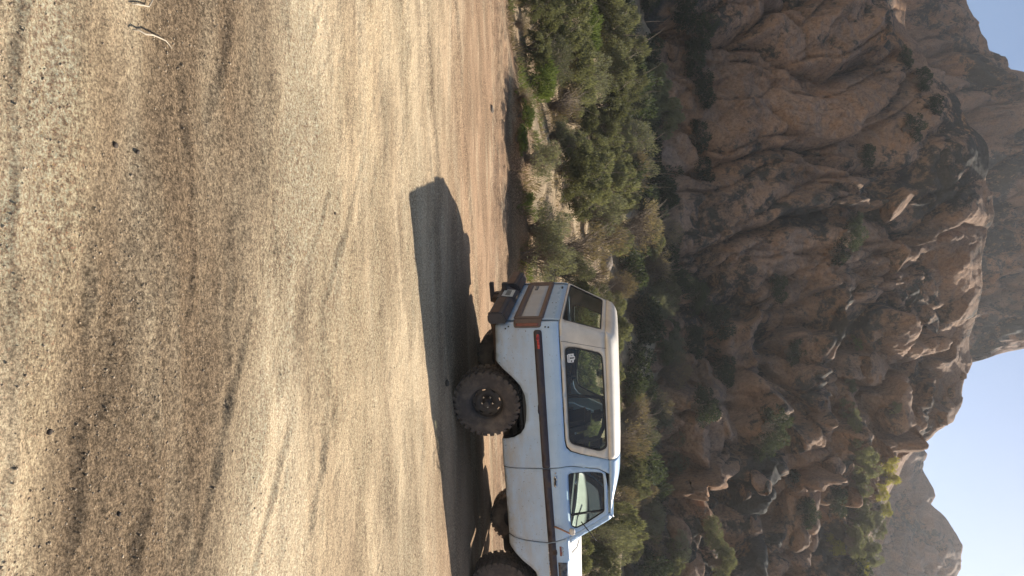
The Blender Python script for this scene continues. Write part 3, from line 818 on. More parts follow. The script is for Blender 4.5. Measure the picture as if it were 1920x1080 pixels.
roof_cap('cab_roof', .832, 1.60, lambda x: 2.0 - .30 * max(0, x - 1.0) ** 1.6 - .03 * max(0, x - .9), M['paint'], False)
rg = rpoly([(-.795, 1.372), (-.640, 1.815), (.640, 1.815), (.795, 1.372)], .05)
hr = panel('hardtop_rear', [(-(bodyY(1.349) - RC), 1.349), (-(bodyY(1.868) - RC), 1.868), (bodyY(1.868) - RC, 1.868), (bodyY(1.349) - RC, 1.349)], [rg], rear_surf, M['hardtop'], truck, thick=.02)
panel('window_pane', rg, [], off(rear_surf, -.006), M['glass'], hr, thick=0)
rgi = [(y * .970, z * .955 + 1.6 * .045) for y, z in rg]
panel('window_seal', rg, [rgi], off(rear_surf, .003), M['rubber'], hr, .06, .02)
panel('headliner', [(-.70, -.68), (.85, -.70), (1.58, -.70), (1.58, .70), (.85, .70), (-.70, .68)], [], lambda x, y: (x, y, 1.885 - .02 * (y / .7) ** 2), M['headliner'], truck, .15, .01, center=(0.9, 0, 1.0))

# tailgate
tg = panel('tailgate', [(-.788, .640), (-.788, 1.30), (-.80, 1.340), (.80, 1.340), (.788, 1.30), (.788, .640)], [], rear_surf, M['paint'], truck, thick=.03)
frm_o = rpoly([(-.786, .790), (-.786, 1.145), (.786, 1.145), (.786, .790)], .03)
frm_i = rpoly([(-.715, .868), (-.715, 1.085), (.715, 1.085), (.715, .868)], .012)
panel('tailgate_moulding', frm_o, [frm_i], off(rear_surf, .012), M['tgtrim'], tg, .06, .014)
panel('tailgate_insert', rpoly([(-.713, .870), (-.713, 1.083), (.713, 1.083), (.713, .870)], .012), [], off(rear_surf, .005), M['tgpanel'], tg, .06, .006)
bd = panel('tailgate_badge', [(.48, .905), (.48, .945), (.685, .945), (.685, .905)], [], off(rear_surf, .010), M['bare'], tg, .06, .006)
for k in range(6):
    y0 = .498 + k * .031
    panel('badge_letter', [(y0, .914), (y0, .936), (y0 + .013, .936), (y0 + .013, .914)], [(lambda a: [(a + .004, .919), (a + .004, .931), (a + .009, .931), (a + .009, .919)])(y0)], off(rear_surf, .0125), M['tgpanel'], bd, .03, .002)
for y, z in ((-.13, 1.20), (-.13, 1.245)):
    panel('fitting_hole', [(y + .018 * math.cos(a), z + .007 * math.sin(a)) for a in np.linspace(0, 6.283, 9)[:-1]], [], off(rear_surf, .002), M['ink'], tg, .03, 0)
panel('tailgate_handle', rpoly([(.56, 1.262), (.56, 1.285), (.64, 1.285), (.64, 1.262)], .006), [], off(rear_surf, .008), M['ink'], tg, .04, .010)

def box(name, c, s, mat, parent, bev=.012, rot=None, taper=None):
    bm = bmesh.new()
    bmesh.ops.create_cube(bm, size=1)
    for v in bm.verts:
        if taper and v.co.z > 0: v.co.x *= taper[0]; v.co.y *= taper[1]
        v.co = Vector((v.co.x * s[0], v.co.y * s[1], v.co.z * s[2]))
    if bev: bmesh.ops.bevel(bm, geom=list(bm.edges), offset=bev, segments=2, affect='EDGES')
    me = bpy.data.meshes.new(name); bm.to_mesh(me); bm.free()
    for p in me.polygons: p.use_smooth = False
    o = obj_mesh(name, me, mat, parent); o.location = c
    if rot: o.rotation_euler = rot
    return o

def tube(name, pts, rad, mat, parent, n=8):
    pts = [Vector(p) for p in pts]
    rads = rad if isinstance(rad, (list, tuple)) else [rad] * len(pts)
    V = []
    for i, p in enumerate(pts):
        d = (pts[min(i + 1, len(pts) - 1)] - pts[max(i - 1, 0)]).normalized()
        a = d.orthogonal().normalized() if abs(d.z) > .95 else d.cross(Vector((0, 0, 1))).normalized()
        b = d.cross(a)
        for k in range(n):
            t = 2 * math.pi * k / n
            V.append(tuple(p + (a * math.cos(t) + b * math.sin(t)) * rads[i]))
    bm = bmesh.new()
    vs_ = [bm.verts.new(v) for v in V]
    for i in range(len(pts) - 1):
        for k in range(n):
            bm.faces.new((vs_[i * n + k], vs_[i * n + (k + 1) % n], vs_[(i + 1) * n + (k + 1) % n], vs_[(i + 1) * n + k]))
    bm.faces.new(list(reversed(vs_[:n]))); bm.faces.new(vs_[-n:])
    bmesh.ops.recalc_face_normals(bm, faces=bm.faces)
    me = bpy.data.meshes.new(name); bm.to_mesh(me); bm.free()
    for p in me.polygons: p.use_smooth = len(p.vertices) == 4
    return obj_mesh(name, me, mat, parent)

def prism(name, poly, axis_fn, a, b, mat, parent, bev=.008):
    bm = bmesh.new()
    A = [bm.verts.new(axis_fn(p, a)) for p in poly]; B = [bm.verts.new(axis_fn(p, b)) for p in poly]
    n = len(poly)
    bm.faces.new(A); bm.faces.new(list(reversed(B)))
    for i in range(n): bm.faces.new((A[i], A[(i + 1) % n], B[(i + 1) % n], B[i]))
    bmesh.ops.recalc_face_normals(bm, faces=bm.faces)
    if bev: bmesh.ops.bevel(bm, geom=list(bm.edges), offset=bev, segments=2, affect='EDGES')
    me = bpy.data.meshes.new(name); bm.to_mesh(me); bm.free()
    return obj_mesh(name, me, mat, parent)

# rear bumper: stepped black steel with rusty tread pads
yz = lambda p, x: (p[0], x, p[1])       # profile in x,z swept along y
rb = empty('rear_bumper', (0, 0, 0), 0, truck)
prof = [(-1.04, .53), (-1.04, .725), (-1.085, .735), (-1.165, .700), (-1.182, .655), (-1.182, .550), (-1.150, .510), (-1.06, .510)]
prism('bumper_end', prof, yz, -.985, -.30, M['bumper'], rb, .014)
prism('bumper_end', prof, yz, .30, .985, M['bumper'], rb, .014)
prism('bumper_centre', [(-1.04, .53), (-1.04, .725), (-1.085, .730), (-1.150, .590), (-1.17, .56), (-1.17, .505), (-1.06, .505)], yz, -.30, .30, M['bumper'], rb, .010)
for a, b in ((-.965, -.33), (.33, .965)):
    prism('tread_pad', [(-1.092, .7345), (-1.092, .7385), (-1.160, .7085), (-1.160, .7045)], yz, a, b, M['rust'], rb, 0)
    prism('face_plate', [(-1.1835, .560), (-1.1835, .650), (-1.1875, .650), (-1.1875, .560)], yz, a, b, M['rust'], rb, 0)
pl = box('licence_plate', (-1.176, -.12, .640), (.006, .305, .140), M['plate'], rb, .002, (0, R(6), 0))
for k in range(6):
    box('plate_character', (-.0045, -.10 + k * .04, 0), (.002, .020, .06), M['ink'], pl, 0)
box('plate_lamp', (-1.115, -.12, .745), (.03, .16, .014), M['chrome'], rb, .004)
box('hitch_receiver', (-1.18, .02, .572), (.20, .075, .065), M['bumper'], rb, .006)
box('hitch_bar', (-1.16, .02, .400), (.26, .07, .05), M['bumper'], rb, .006)
box('hitch_web', (-1.13, .02, .485), (.05, .05, .14), M['bumper'], rb, .006)
box('hitch_gusset', (-1.09, .02, .46), (.08, .30, .08), M['rust'], rb, .01)
tube('exhaust_tail_pipe', [(-.3, -.62, .52), (-.8, -.66, .53), (-1.10, -.72, .50)], .03, M['rust'], truck, 10)

# hood, cowl, front
def hood_s(x, y): return (x, y, 1.312 + .085 * (1 - (abs(y) / .94) ** 2.6) + .016 * math.exp(-((abs(y) - .45) / .12) ** 2) - .02 * sstep(2.6, 3.46, x))
panel('hood', [(2.185, -.950), (3.46, -.950), (3.46, .950), (2.185, .950), (2.10, .75), (2.03, .4), (2.02, 0), (2.03, -.4), (2.10, -.75)], [], hood_s, M['hood'], truck, .08, .02, center=(2.5, 0, 0))
panel('cowl', [(1.78, -.935), (2.160, -.938), (2.090, -.75), (2.02, -.4), (2.01, 0), (2.02, .4), (2.090, .75), (2.160, .938), (1.78, .935)], [], lambda x, y: (x, y, 1.343 + .055 * (1 - (abs(y) / .94) ** 2)), M['hood'], truck, .08, .02, center=(2, 0, 0))
wsf = lambda y, z: (1.895 - (z - 1.38) * .53 + .05 * (1 - (y / .8) ** 2), y, z)
panel('windscreen', [(-.80, 1.385), (-.715, 1.855), (.715, 1.855), (.80, 1.385)], [], wsf, M['glass_clear'], truck, .1, 0)
panel('windscreen_header', [(-.76, 1.845), (-.76, 1.90), (.76, 1.90), (.76, 1.845)], [], lambda y, z: (wsf(y, z)[0] + .004, y, z), M['paint'], truck, .1, .03)
gr = box('grille', (3.455, 0, 1.02), (.06, 1.86, .50), M['bare'], truck, .02)
for s in (-1, 1):
    box('headlamp', (.025, s * .66, .02), (.04, .26, .18), M['clear'], gr, .012)
for k in range(5):
    box('grille_bar', (.03, 0, -.16 + .08 * k), (.02, 1.0, .02), M['chrome'], gr, .003)
fb = box('front_bumper', (3.58, 0, .70), (.16, 1.95, .20), M['chrome'], truck, .03)
for s in (-1, 1):
    box('turn_lamp', (.082, s * .70, 0), (.01, .16, .07), M['marker'], fb, .002)
tube('windscreen_wiper', [(1.93, -.55, 1.415), (1.945, -.30, 1.425), (1.92, .08, 1.45)], .007, M['rubber'], truck, 5)

# mirror on a rusty strap, antenna rod
mr = empty('door_mirror', (0, 0, 0), 0, truck)
tube('mirror_strap', [(1.655, -.972, 1.165), (1.668, -.995, 1.235), (1.688, -1.02, 1.31), (1.70, -1.04, 1.362)], .011, M['copper'], mr, 6)
panel('mirror_head', rpoly([(1.635, 1.355), (1.635, 1.425), (1.73, 1.425), (1.73, 1.355)], .03), [], lambda x, z: (x, -1.045 + .3 * (x - 1.68), z), M['hardtop'], mr, .03, .025)
tube('mirror_brace', [(1.60, -.93, 1.50), (1.70, -.99, 1.60), (1.80, -1.03, 1.685)], .007, M['rubber'], mr, 5)
tube('antenna', [(2.09, -.88, 1.36), (2.07, -.80, 1.42), (2.09, -.60, 1.44)], .006, M['rubber'], truck, 5)

# under the body
box('floor_pan', (.95, 0, .70), (3.7, 1.45, .06), M['under'], truck, .01)
for s in (-1, 1):
    box('frame_rail', (1.1, s * .46, .575), (4.5, .08, .14), M['under'], truck, .01)
    box('sill', (1.15, s * .85, .61), (1.35, .12, .09), M['under'], truck, .01)
    # wheel housings
    for x0 in (0.0, 2.66):
        bm = bmesh.new(); V = []
        for k in range(13):
            a = R(12) + R(156) * k / 12
            V.append([bm.verts.new((x0 + .56 * math.cos(a), s * y, .50 + .50 * math.sin(a))) for y in (.50, .952)])
        for k in range(12): bm.faces.new((V[k][0], V[k][1], V[k + 1][1], V[k + 1][0]))
        bm.faces.new([v[0] for v in V])
        me = bpy.data.meshes.new('wheel_housing'); bm.to_mesh(me); bm.free()
        obj_mesh('wheel_housing', me, M['under'], truck)
for x0 in (0.0, 2.66):
    tube('axle', [(x0, -.75, .42), (x0, 0, .42), (x0, .75, .42)], .045, M['under'], truck, 10)
    tube('differential', [(x0 - .16, .05, .42), (x0 - .1, .05, .42), (x0 + .05, .05, .42), (x0 + .18, .05, .42)], [.06, .13, .13, .05], M['under'], truck, 12)
box('fuel_tank', (-.62, .02, .56), (.50, .75, .24), M['under'], truck, .04)
tube('drive_shaft', [(.15, .05, .43), (1.3, .05, .58)], .035, M['under'], truck, 8)
box('transfer_case', (1.35, 0, .58), (.5, .4, .26), M['under'], truck, .04)
for s in (-1, 1):
    tube('shock_absorber', [(-.12, s * .55, .40), (.02, s * .50, .78)], .03, M['under'], truck, 8)
box('bulkhead', (1.86, 0, 1.0), (.04, 1.70, .62), M['under'], truck, .01)

# inside
box('cargo_floor', (-.1, 0, .80), (1.75, 1.5, .03), M['inner'], truck, .005)
for s in (-1, 1):
    se = empty('front_seat', (1.05, s * .40, .78), 0, truck)
    box('cushion', (.12, 0, .15), (.50, .52, .20), M['seat'], se, .05)
    box('backrest', (-.16, 0, .50), (.16, .52, .66), M['seat'], se, .06, (0, R(-14), 0))
    box('headrest', (-.27, 0, .92), (.09, .26, .16), M['seat'], se, .035, (0, R(-10), 0))
    box('side_trim', (-.15, s * .86, 1.08), (1.6, .03, .46), M['inner'], truck, .008)
    box('door_card', (1.34, s * .90, 1.0), (.90, .03, .66), M['inner'], truck, .008)
rs = empty('rear_bench', (.05, 0, .80), 0, truck)
box('cushion', (.12, 0, .12), (.46, 1.05, .18), M['seat'], rs, .05)
box('backrest', (-.16, 0, .42), (.14, 1.05, .52), M['seat'], rs, .05, (0, R(-12), 0))
box('dashboard', (1.68, 0, 1.22), (.30, 1.55, .26), M['inner'], truck, .05)
def torus(name, c, R0, r, rot, mat, parent):
    V = []; n1, n2 = 28, 8
    for i in range(n1):
        a = 2 * math.pi * i / n1
        for k in range(n2):
            b = 2 * math.pi * k / n2
            V.append(((R0 + r * math.cos(b)) * math.cos(a), (R0 + r * math.cos(b)) * math.sin(a), r * math.sin(b)))
    F = [[i * n2 + k, ((i + 1) % n1) * n2 + k, ((i + 1) % n1) * n2 + (k + 1) % n2, i * n2 + (k + 1) % n2] for i in range(n1) for k in range(n2)]
    o = obj_mesh(name, mesh_np(name, V, F), mat, parent); o.location = c; o.rotation_euler = rot
    return o
sw = torus('steering_wheel', (1.46, .40, 1.30), .19, .016, (0, R(-62), 0), M['rubber'], truck)
box('wheel_spoke', (0, 0, 0), (.36, .05, .02), M['rubber'], sw, .004)
tube('steering_column', [(1.48, .40, 1.29), (1.68, .40, 1.18)], .03, M['rubber'], truck, 8)
for s in (-1, 1):
    tube('roll_bar', [(.62, s * .70, .82), (.62, s * .70, 1.45), (.60, s * .62, 1.74), (.58, s * .35, 1.80), (.58, 0, 1.81)], .028, M['inner'], truck, 8)

# ------------------------------------------------------------------ wheels
def make_tyre():
    RO, W = .42, .30
    prof = [(.205, -.105), (.215, -.125), (.25, -.143), (.32, -.150), (.372, -.146), (.392, -.138), (.402, -.120), (.405, 0), (.402, .120), (.392, .138), (.372, .146), (.32, .150), (.25, .143), (.215, .125), (.205, .105)]
    n = 72; V = []; F = []
    for i in range(n):
        a = 2 * math.pi * i / n
        for r, y in prof: V.append((r * math.cos(a), y, r * math.sin(a)))
    k = len(prof)
    for i in range(n):
        for j in range(k - 1):
            F.append((i * k + j, i * k + j + 1, ((i + 1) % n) * k + j + 1, ((i + 1) % n) * k + j))
    def lug(a0, a1, y0, y1, r0, r1, skew):
        o = len(V)
        for rr in (r0, r1):
            for aa, yy in ((a0, y0), (a1, y0), (a1 + skew, y1), (a0 + skew, y1)):
                sh = .006 if rr == r1 else 0
                V.append((rr * math.cos(aa), yy, rr * math.sin(aa)))
        for f in ((4, 5, 6, 7), (0, 1, 5, 4), (1, 2, 6, 5), (2, 3, 7, 6), (3, 0, 4, 7)): F.append(tuple(o + q for q in f))
    nl = 30
    for i in range(nl):
        a = 2 * math.pi * i / nl; w = 2 * math.pi / nl
        for s in (-1, 1):
            ao = a + (w / 2 if s > 0 else 0)
            lug(ao, ao + w * .62, s * .058, s * .142, .398, .420, .05)
            lug(ao + w * .1, ao + w * .55, s * .006, s * .050, .400, .419, -.05)
            # biting edges over the shoulder
            o = len(V)
            a0, a1 = ao + .05, ao + .05 + w * .55
            a1 = a1 if i % 2 else a1 - w * .15
            for aa in (a0, a1):
                for r, y in ((.417, .140), (.372, .158), (.345 if i % 2 else .358, .155), (.345 if i % 2 else .358, .146), (.400, .128)):
                    V.append((r * math.cos(aa), s * y, r * math.sin(aa)))
            for q in range(4): F.append((o + q, o + q + 1, o + 5 + q + 1, o + 5 + q))
            F.append((o, o + 1, o + 2, o + 4)); F.append((o + 5, o + 6, o + 7, o + 9))
    me = bpy.data.meshes.new('tyre'); me.from_pydata(V, [], F); me.update()
    bm = bmesh.new(); bm.from_mesh(me); bmesh.ops.recalc_face_normals(bm, faces=bm.faces); bm.to_mesh(me); bm.free()
    return me
def make_rim():
    prof = [(.205, -.10), (.222, -.118), (.222, -.108), (.195, -.098), (.185, -.06), (.182, .02), (.195, .10), (.215, .118)]
    n = 40; V = []; F = []
    for i in range(n):
        a = 2 * math.pi * i / n
        for r, y in prof: V.append((r * math.cos(a), y, r * math.sin(a)))
    k = len(prof)
    for i in range(n):
        for j in range(k - 1):
            F.append((i * k + j, i * k + j + 1, ((i + 1) % n) * k + j + 1, ((i + 1) % n) * k + j))
    me = bpy.data.meshes.new('rim_barrel'); me.from_pydata(V, [], F); me.update()
    for p in me.polygons: p.use_smooth = True
    return me
def disc_surf(x, z):
    r = math.hypot(x, z)
    y = float(np.interp(r, [0, .06, .085, .12, .150, .19], [-.03, -.03, -.045, -.062, -.052, -.05]))
    return (x, y, z)
tyre_me, rim_me = make_tyre(), make_rim()
w0 = None
for wx, s in ((0, -1), (0, 1), (2.66, -1), (2.66, 1)):
    we = empty('wheel', (wx, s * .807, .406), 0 if s < 0 else math.pi, truck)
    obj_mesh('tyre', tyre_me, M['tyre'], we)
    rm = obj_mesh('rim', rim_me, M['rim'], we)
    if w0 is None:
        slots = []
        for i in range(8):
            a = 2 * math.pi * i / 8 + .2
            slots.append([((.160 + dr) * math.cos(a + da), (.160 + dr) * math.sin(a + da)) for da, dr in ((-.13, -.006), (.13, -.006), (.13, .007), (-.13, .007))])
        circ = [(.189 * math.cos(a), .189 * math.sin(a)) for a in np.linspace(0, 2 * math.pi, 41)[:-1]]
        d0 = panel('wheel_disc', circ, slots, disc_surf, M['rim'], rm, .022, .006, center=(0, 1, 0))
        h0 = tube('hub', [(0, -.03, 0), (0, -.088, 0), (0, -.095, 0), (0, -.13, 0), (0, -.135, 0)], [.055, .052, .040, .038, .028], M['rim'], rm, 16)
        n0 = tube('lug_nut', [(0, 0, 0), (0, -.022, 0)], .010, M['chrome'], None, 6)
        n0.parent = rm; n0.location = (.070, -.036, 0); w0 = (d0, h0, n0)
        st = 1
    else:
        for q in w0[:2]:
            c = q.copy(); link(c, rm)
        st = 0
    for k in range(st, 5):
        c = w0[2].copy(); link(c, rm)
        a = 2 * math.pi * k / 5
        c.location = (.070 * math.cos(a), -.036, .070 * math.sin(a))

# ------------------------------------------------------------------ plants
def leaf_cloud(centers, dirs, L, W, rng):
    """one folded leaf (two triangles) at each centre, pointing along dirs"""
    n = len(centers)
    rnd = rng.normal(size=(n, 3))
    side = np.cross(dirs, rnd); side /= np.linalg.norm(side, axis=1)[:, None] + 1e-9
    nor = np.cross(side, dirs)
    L = L * (0.6 + 0.8 * rng.random(n))[:, None]; W = W * (0.6 + 0.8 * rng.random(n))[:, None]
    a = centers; b = centers + dirs * L * .5 + side * W * .5 + nor * W * .15
    c = centers + dirs * L; d = centers + dirs * L * .5 - side * W * .5 + nor * W * .15
    V = np.stack([a, b, c, d], 1).reshape(-1, 3)
    F = np.arange(4 * n).reshape(n, 4)
    return V, F

def crown_points(rng, n, lobes, up=0.5):
    """points spread over many small lobes; returns unit-scale positions and directions"""
    c, r = lobes
    w = r ** 2; k = rng.choice(len(c), n, p=w / w.sum())
    d = rng.normal(size=(n, 3)); d /= np.linalg.norm(d, axis=1)[:, None]
    d[:, 2] = np.where(d[:, 2] < -0.35, -d[:, 2], d[:, 2])
    rad = r[k] * (0.55 + 0.5 * rng.random(n) ** 0.6)
    p = c[k] + d * rad[:, None]
    dr = d + np.array([0, 0, up]) + 0.55 * rng.normal(size=(n, 3))
    dr /= np.linalg.norm(dr, axis=1)[:, None]
    return p, dr

def shrub_lobes(rng, n, flat=0.62, rmin=.13, rmax=.30):
    c = []
    for i in range(n):
        a = rng.random() * 6.283; q = math.sqrt(rng.random()) * .80
        h = math.sqrt(max(0, 1 - q * q))
        z = h * (0.02 + 0.98 * rng.random() ** .8)
        c.append((q * math.cos(a), q * math.sin(a), z * (flat * 1.35) + .05))
    return np.array(c), rmin + (rmax - rmin) * rng.random(n)

def branch_mesh(name, rng, tips, base_r=.03, n=3):
    """crooked stems from the foot out to the lobes"""
    V = []; F = []
    for t in tips:
        st = np.array([rng.normal() * .06, rng.normal() * .06, -.06])
        k = 5; pts = []
        for i in range(k + 1):
            s = i / k
            p = st * (1 - s) + t * s
            p = p + np.array([0, 0, .18 * math.sin(s * math.pi)]) + rng.normal(size=3) * .03 * (i > 0)
            pts.append(p)
        o = len(V)
        for i, p in enumerate(pts):
            d = pts[min(i + 1, k)] - pts[max(i - 1, 0)]; d = d / (np.linalg.norm(d) + 1e-9)
            a = np.cross(d, (0.3, .9, .2)); a /= np.linalg.norm(a) + 1e-9; b = np.cross(d, a)
            r = base_r * (1 - .85 * i / k)
            for q in range(n):
                th = 6.283 * q / n
                V.append(p + (a * math.cos(th) + b * math.sin(th)) * r)
        for i in range(k):
            for q in range(n):
                F.append((o + i * n + q, o + i * n + (q + 1) % n, o + (i + 1) * n + (q + 1) % n, o + (i + 1) * n + q))
    return mesh_np(name, np.array(V), np.array(F))

VAR = {}
def variant(key, seed, nl, nleaf, L, W, mat, flat=.62, up=.5, rmin=.13, rmax=.30, twigs=26, extra_twigs=0, twigmat='twig'):
    rng = np.random.default_rng(seed)
    lob = shrub_lobes(rng, nl, flat, rmin, rmax)
    p, d = crown_points(rng, nleaf, lob, up)
    V, F = leaf_cloud(p, d, L, W, rng)
    me = mesh_np('foliage', V, F, False); me.materials.append(M[mat])
    tips = [lob[0][i % nl] + rng.normal(size=3) * .1 for i in range(twigs)]
    for i in range(extra_twigs):
        c = lob[0][rng.integers(nl)]; q = c + rng.normal(size=3) * .2; q[2] = abs(q[2]) + .18
        tips.append(q * 1.05)
    bm = branch_mesh('stem', rng, tips, .022 if not extra_twigs else .013); bm.materials.append(M[twigmat])
    VAR.setdefault(key, []).append((me, bm))
for k in range(4): variant('olive', 500 + k, 46, 9500, .075, .024, 'leaf_olive', up=.7, rmin=.08, rmax=.24, extra_twigs=40)
for k in range(3): variant('grey', 520 + k, 34, 6000, .06, .018, 'leaf_grey', up=.6, extra_twigs=70)
for k in range(2): variant('green', 540 + k, 24, 3600, .11, .030, 'leaf_green', flat=.5, up=1.2)
for k in range(2): variant('dry', 560 + k, 24, 1500, .09, .020, 'leaf_dry', flat=.7, up=.9, extra_twigs=150)
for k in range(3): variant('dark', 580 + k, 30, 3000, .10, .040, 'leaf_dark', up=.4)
for k in range(2): variant('yellow', 600 + k, 26, 2600, .10, .045, 'leaf_yellow', flat=.75, up=.2, extra_twigs=20)

SHRUBS = []      # (picture y, object, kind, zone)
def shrub(kind, x, y, z, w, h, zone, name='shrub', upic=None):
    me, bm = random.choice(VAR[kind])
    o = empty(name, (x, y, z), random.random() * 6.28)
    o.scale = (w, w * (0.85 + .3 * random.random()), h)
    f = obj_mesh('foliage', me, None, o); s = obj_mesh('stem', bm, None, o)
    SHRUBS.append([upic if upic is not None else 540 + FPX * x / y, o, kind, zone])
    return o

def ground_hit(u, v):
    d = ray(u, v)
    Y = np.linspace(8.0, 44.0, 1200); x = d[0] / d[1] * Y
    below = CAM_H + d[2] / d[1] * Y <= terrain(x, Y)
    i = int(np.argmax(below)) if below.any() else 1199
    return float(x[i]), float(Y[i]), float(terrain(x[i], Y[i]))

# brush on the sunlit slope: (picture y, foot, top, half width, kind, row)
BR = [
 (10, 975, 1022, 34, 'olive', 0), (92, 985, 1036, 36, 'olive', 0), (150, 990, 1056, 42, 'olive', 0), (218, 966, 1006, 30, 'green', 0), (262, 968, 990, 30, 'green', 0),
 (300, 985, 1056, 44, 'grey', 0), (372, 982, 1000, 14, 'green', 0), (432, 992, 1075, 52, 'grey', 0), (482, 984, 1085, 58, 'grey', 0), (-60, 975, 1030, 50, 'olive', 0), (45, 966, 984, 22, 'dry', 0), (185, 972, 1002, 24, 'dry', 0),
 (40, 1030, 1110, 60, 'olive', 1), (112, 1042, 1120, 55, 'olive', 1), (178, 1052, 1118, 42, 'olive', 1), (275, 1056, 1110, 34, 'olive', 1), (322, 1046, 1130, 56, 'olive', 1), (368, 1062, 1122, 46, 'olive', 1), (470, 1050, 1130, 46, 'dry', 1), (225, 1062, 1126, 34, 'olive', 1), (-40, 1030, 1130, 70, 'olive', 1), (510, 1040, 1120, 40, 'grey', 1),
 (16, 1100, 1172, 52, 'olive', 2), (72, 1104, 1185, 52, 'olive', 2), (132, 1108, 1195, 50, 'olive', 2), (196, 1104, 1182, 52, 'olive', 2), (246, 1104, 1158, 34, 'olive', 2), (302, 1112, 1188, 44, 'olive', 2), (350, 1112, 1200, 46, 'olive', 2), (402, 1092, 1178, 48, 'olive', 2), (448, 1098, 1180, 42, 'olive', 2), (520, 1090, 1140, 30, 'dry', 2), (560, 1096, 1150, 34, 'grey', 2), (-30, 1100, 1180, 60, 'olive', 2),
 (100, 1150, 1214, 40, 'olive', 3), (158, 1150, 1212, 36, 'olive', 3), (326, 1160, 1218, 40, 'dry', 3), (236, 1150, 1186, 26, 'olive', 3), (375, 1150, 1204, 30, 'olive', 3), (455, 1142, 1190, 28, 'olive', 3), (40, 1150, 1200, 44, 'olive', 3), (280, 1150, 1196, 30, 'olive', 3), (535, 1130, 1186, 30, 'dry', 3),
 (60, 1070, 1140, 50, 'olive', 1), (200, 1030, 1090, 44, 'olive', 1), (255, 1030, 1082, 36, 'grey', 1), (350, 1080, 1150, 44, 'olive', 1), (90, 1016, 1080, 44, 'olive', 1), (265, 1110, 1170, 40, 'olive', 2), (430, 1110, 1170, 40, 'olive', 2), (150, 1078, 1150, 44, 'grey', 1), (300, 1080, 1150, 44, 'olive', 1), (20, 1000, 1060, 46, 'olive', 0), (120, 1008, 1076, 44, 'grey', 0),
 # beyond the truck
 (590, 1050, 1128, 60, 'olive', 4), (660, 1050, 1130, 60, 'olive', 4), (720, 1046, 1126, 60, 'olive', 4), (790, 1050, 1130, 60, 'olive', 4), (850, 1050, 1120, 50, 'olive', 4), (920, 1056, 1124, 50, 'olive', 4),
 (575, 1130, 1176, 30, 'olive', 5), (625, 1120, 1186, 38, 'olive', 5), (700, 1120, 1172, 34, 'olive', 5), (760, 1120, 1168, 34, 'olive', 5),
 (832, 1120, 1204, 40, 'dry', 5), (872, 1130, 1216, 36, 'olive', 5), (906, 1130, 1222, 40, 'olive', 5), (948, 1120, 1200, 36, 'dry', 5), (985, 1100, 1212, 44, 'olive', 5), (1020, 1090, 1190, 40, 'grey', 5), (1058, 1090, 1166, 40, 'olive', 5), (1092, 1090, 1160, 44, 'grey', 5), (1000, 1120, 1216, 30, 'olive', 5), (1150, 1060, 1150, 60, 'olive', 5), (1040, 1040, 1110, 46, 'olive', 4), (985, 1040, 1110, 40, 'olive', 4),
]
_mix = np.random.default_rng(19)
for u, v0, v1, hw, kind, row in BR:
    if kind == 'olive' and row < 4 and _mix.random() < .30: kind = ('grey', 'grey', 'dry', 'green')[_mix.integers(4)]
    x, y, z = ground_hit(u, v0)
    y = min(y, 33); x, _ = at_depth(u, v0, y); z = float(terrain(x, y))
    x2, ztop = at_depth(u, v1, y)
    h = max(.25, ztop - z); w = hw * y / FPX
    shrub(kind, x, y, z - .02, w * 1.08, h * 1.02, 'slope%d' % row, upic=u)

# brush at the cliff's foot; the dark leaf kind paints in deeper shade here
rg_ = np.random.default_rng(77)
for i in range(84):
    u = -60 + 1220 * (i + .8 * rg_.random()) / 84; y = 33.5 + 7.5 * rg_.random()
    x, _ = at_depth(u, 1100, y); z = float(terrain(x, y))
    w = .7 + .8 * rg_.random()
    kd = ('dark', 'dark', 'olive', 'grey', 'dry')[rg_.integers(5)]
    shrub(kd, x, y, z - .05, w, w * (0.9 + .8 * rg_.random()), 'foot', upic=u)

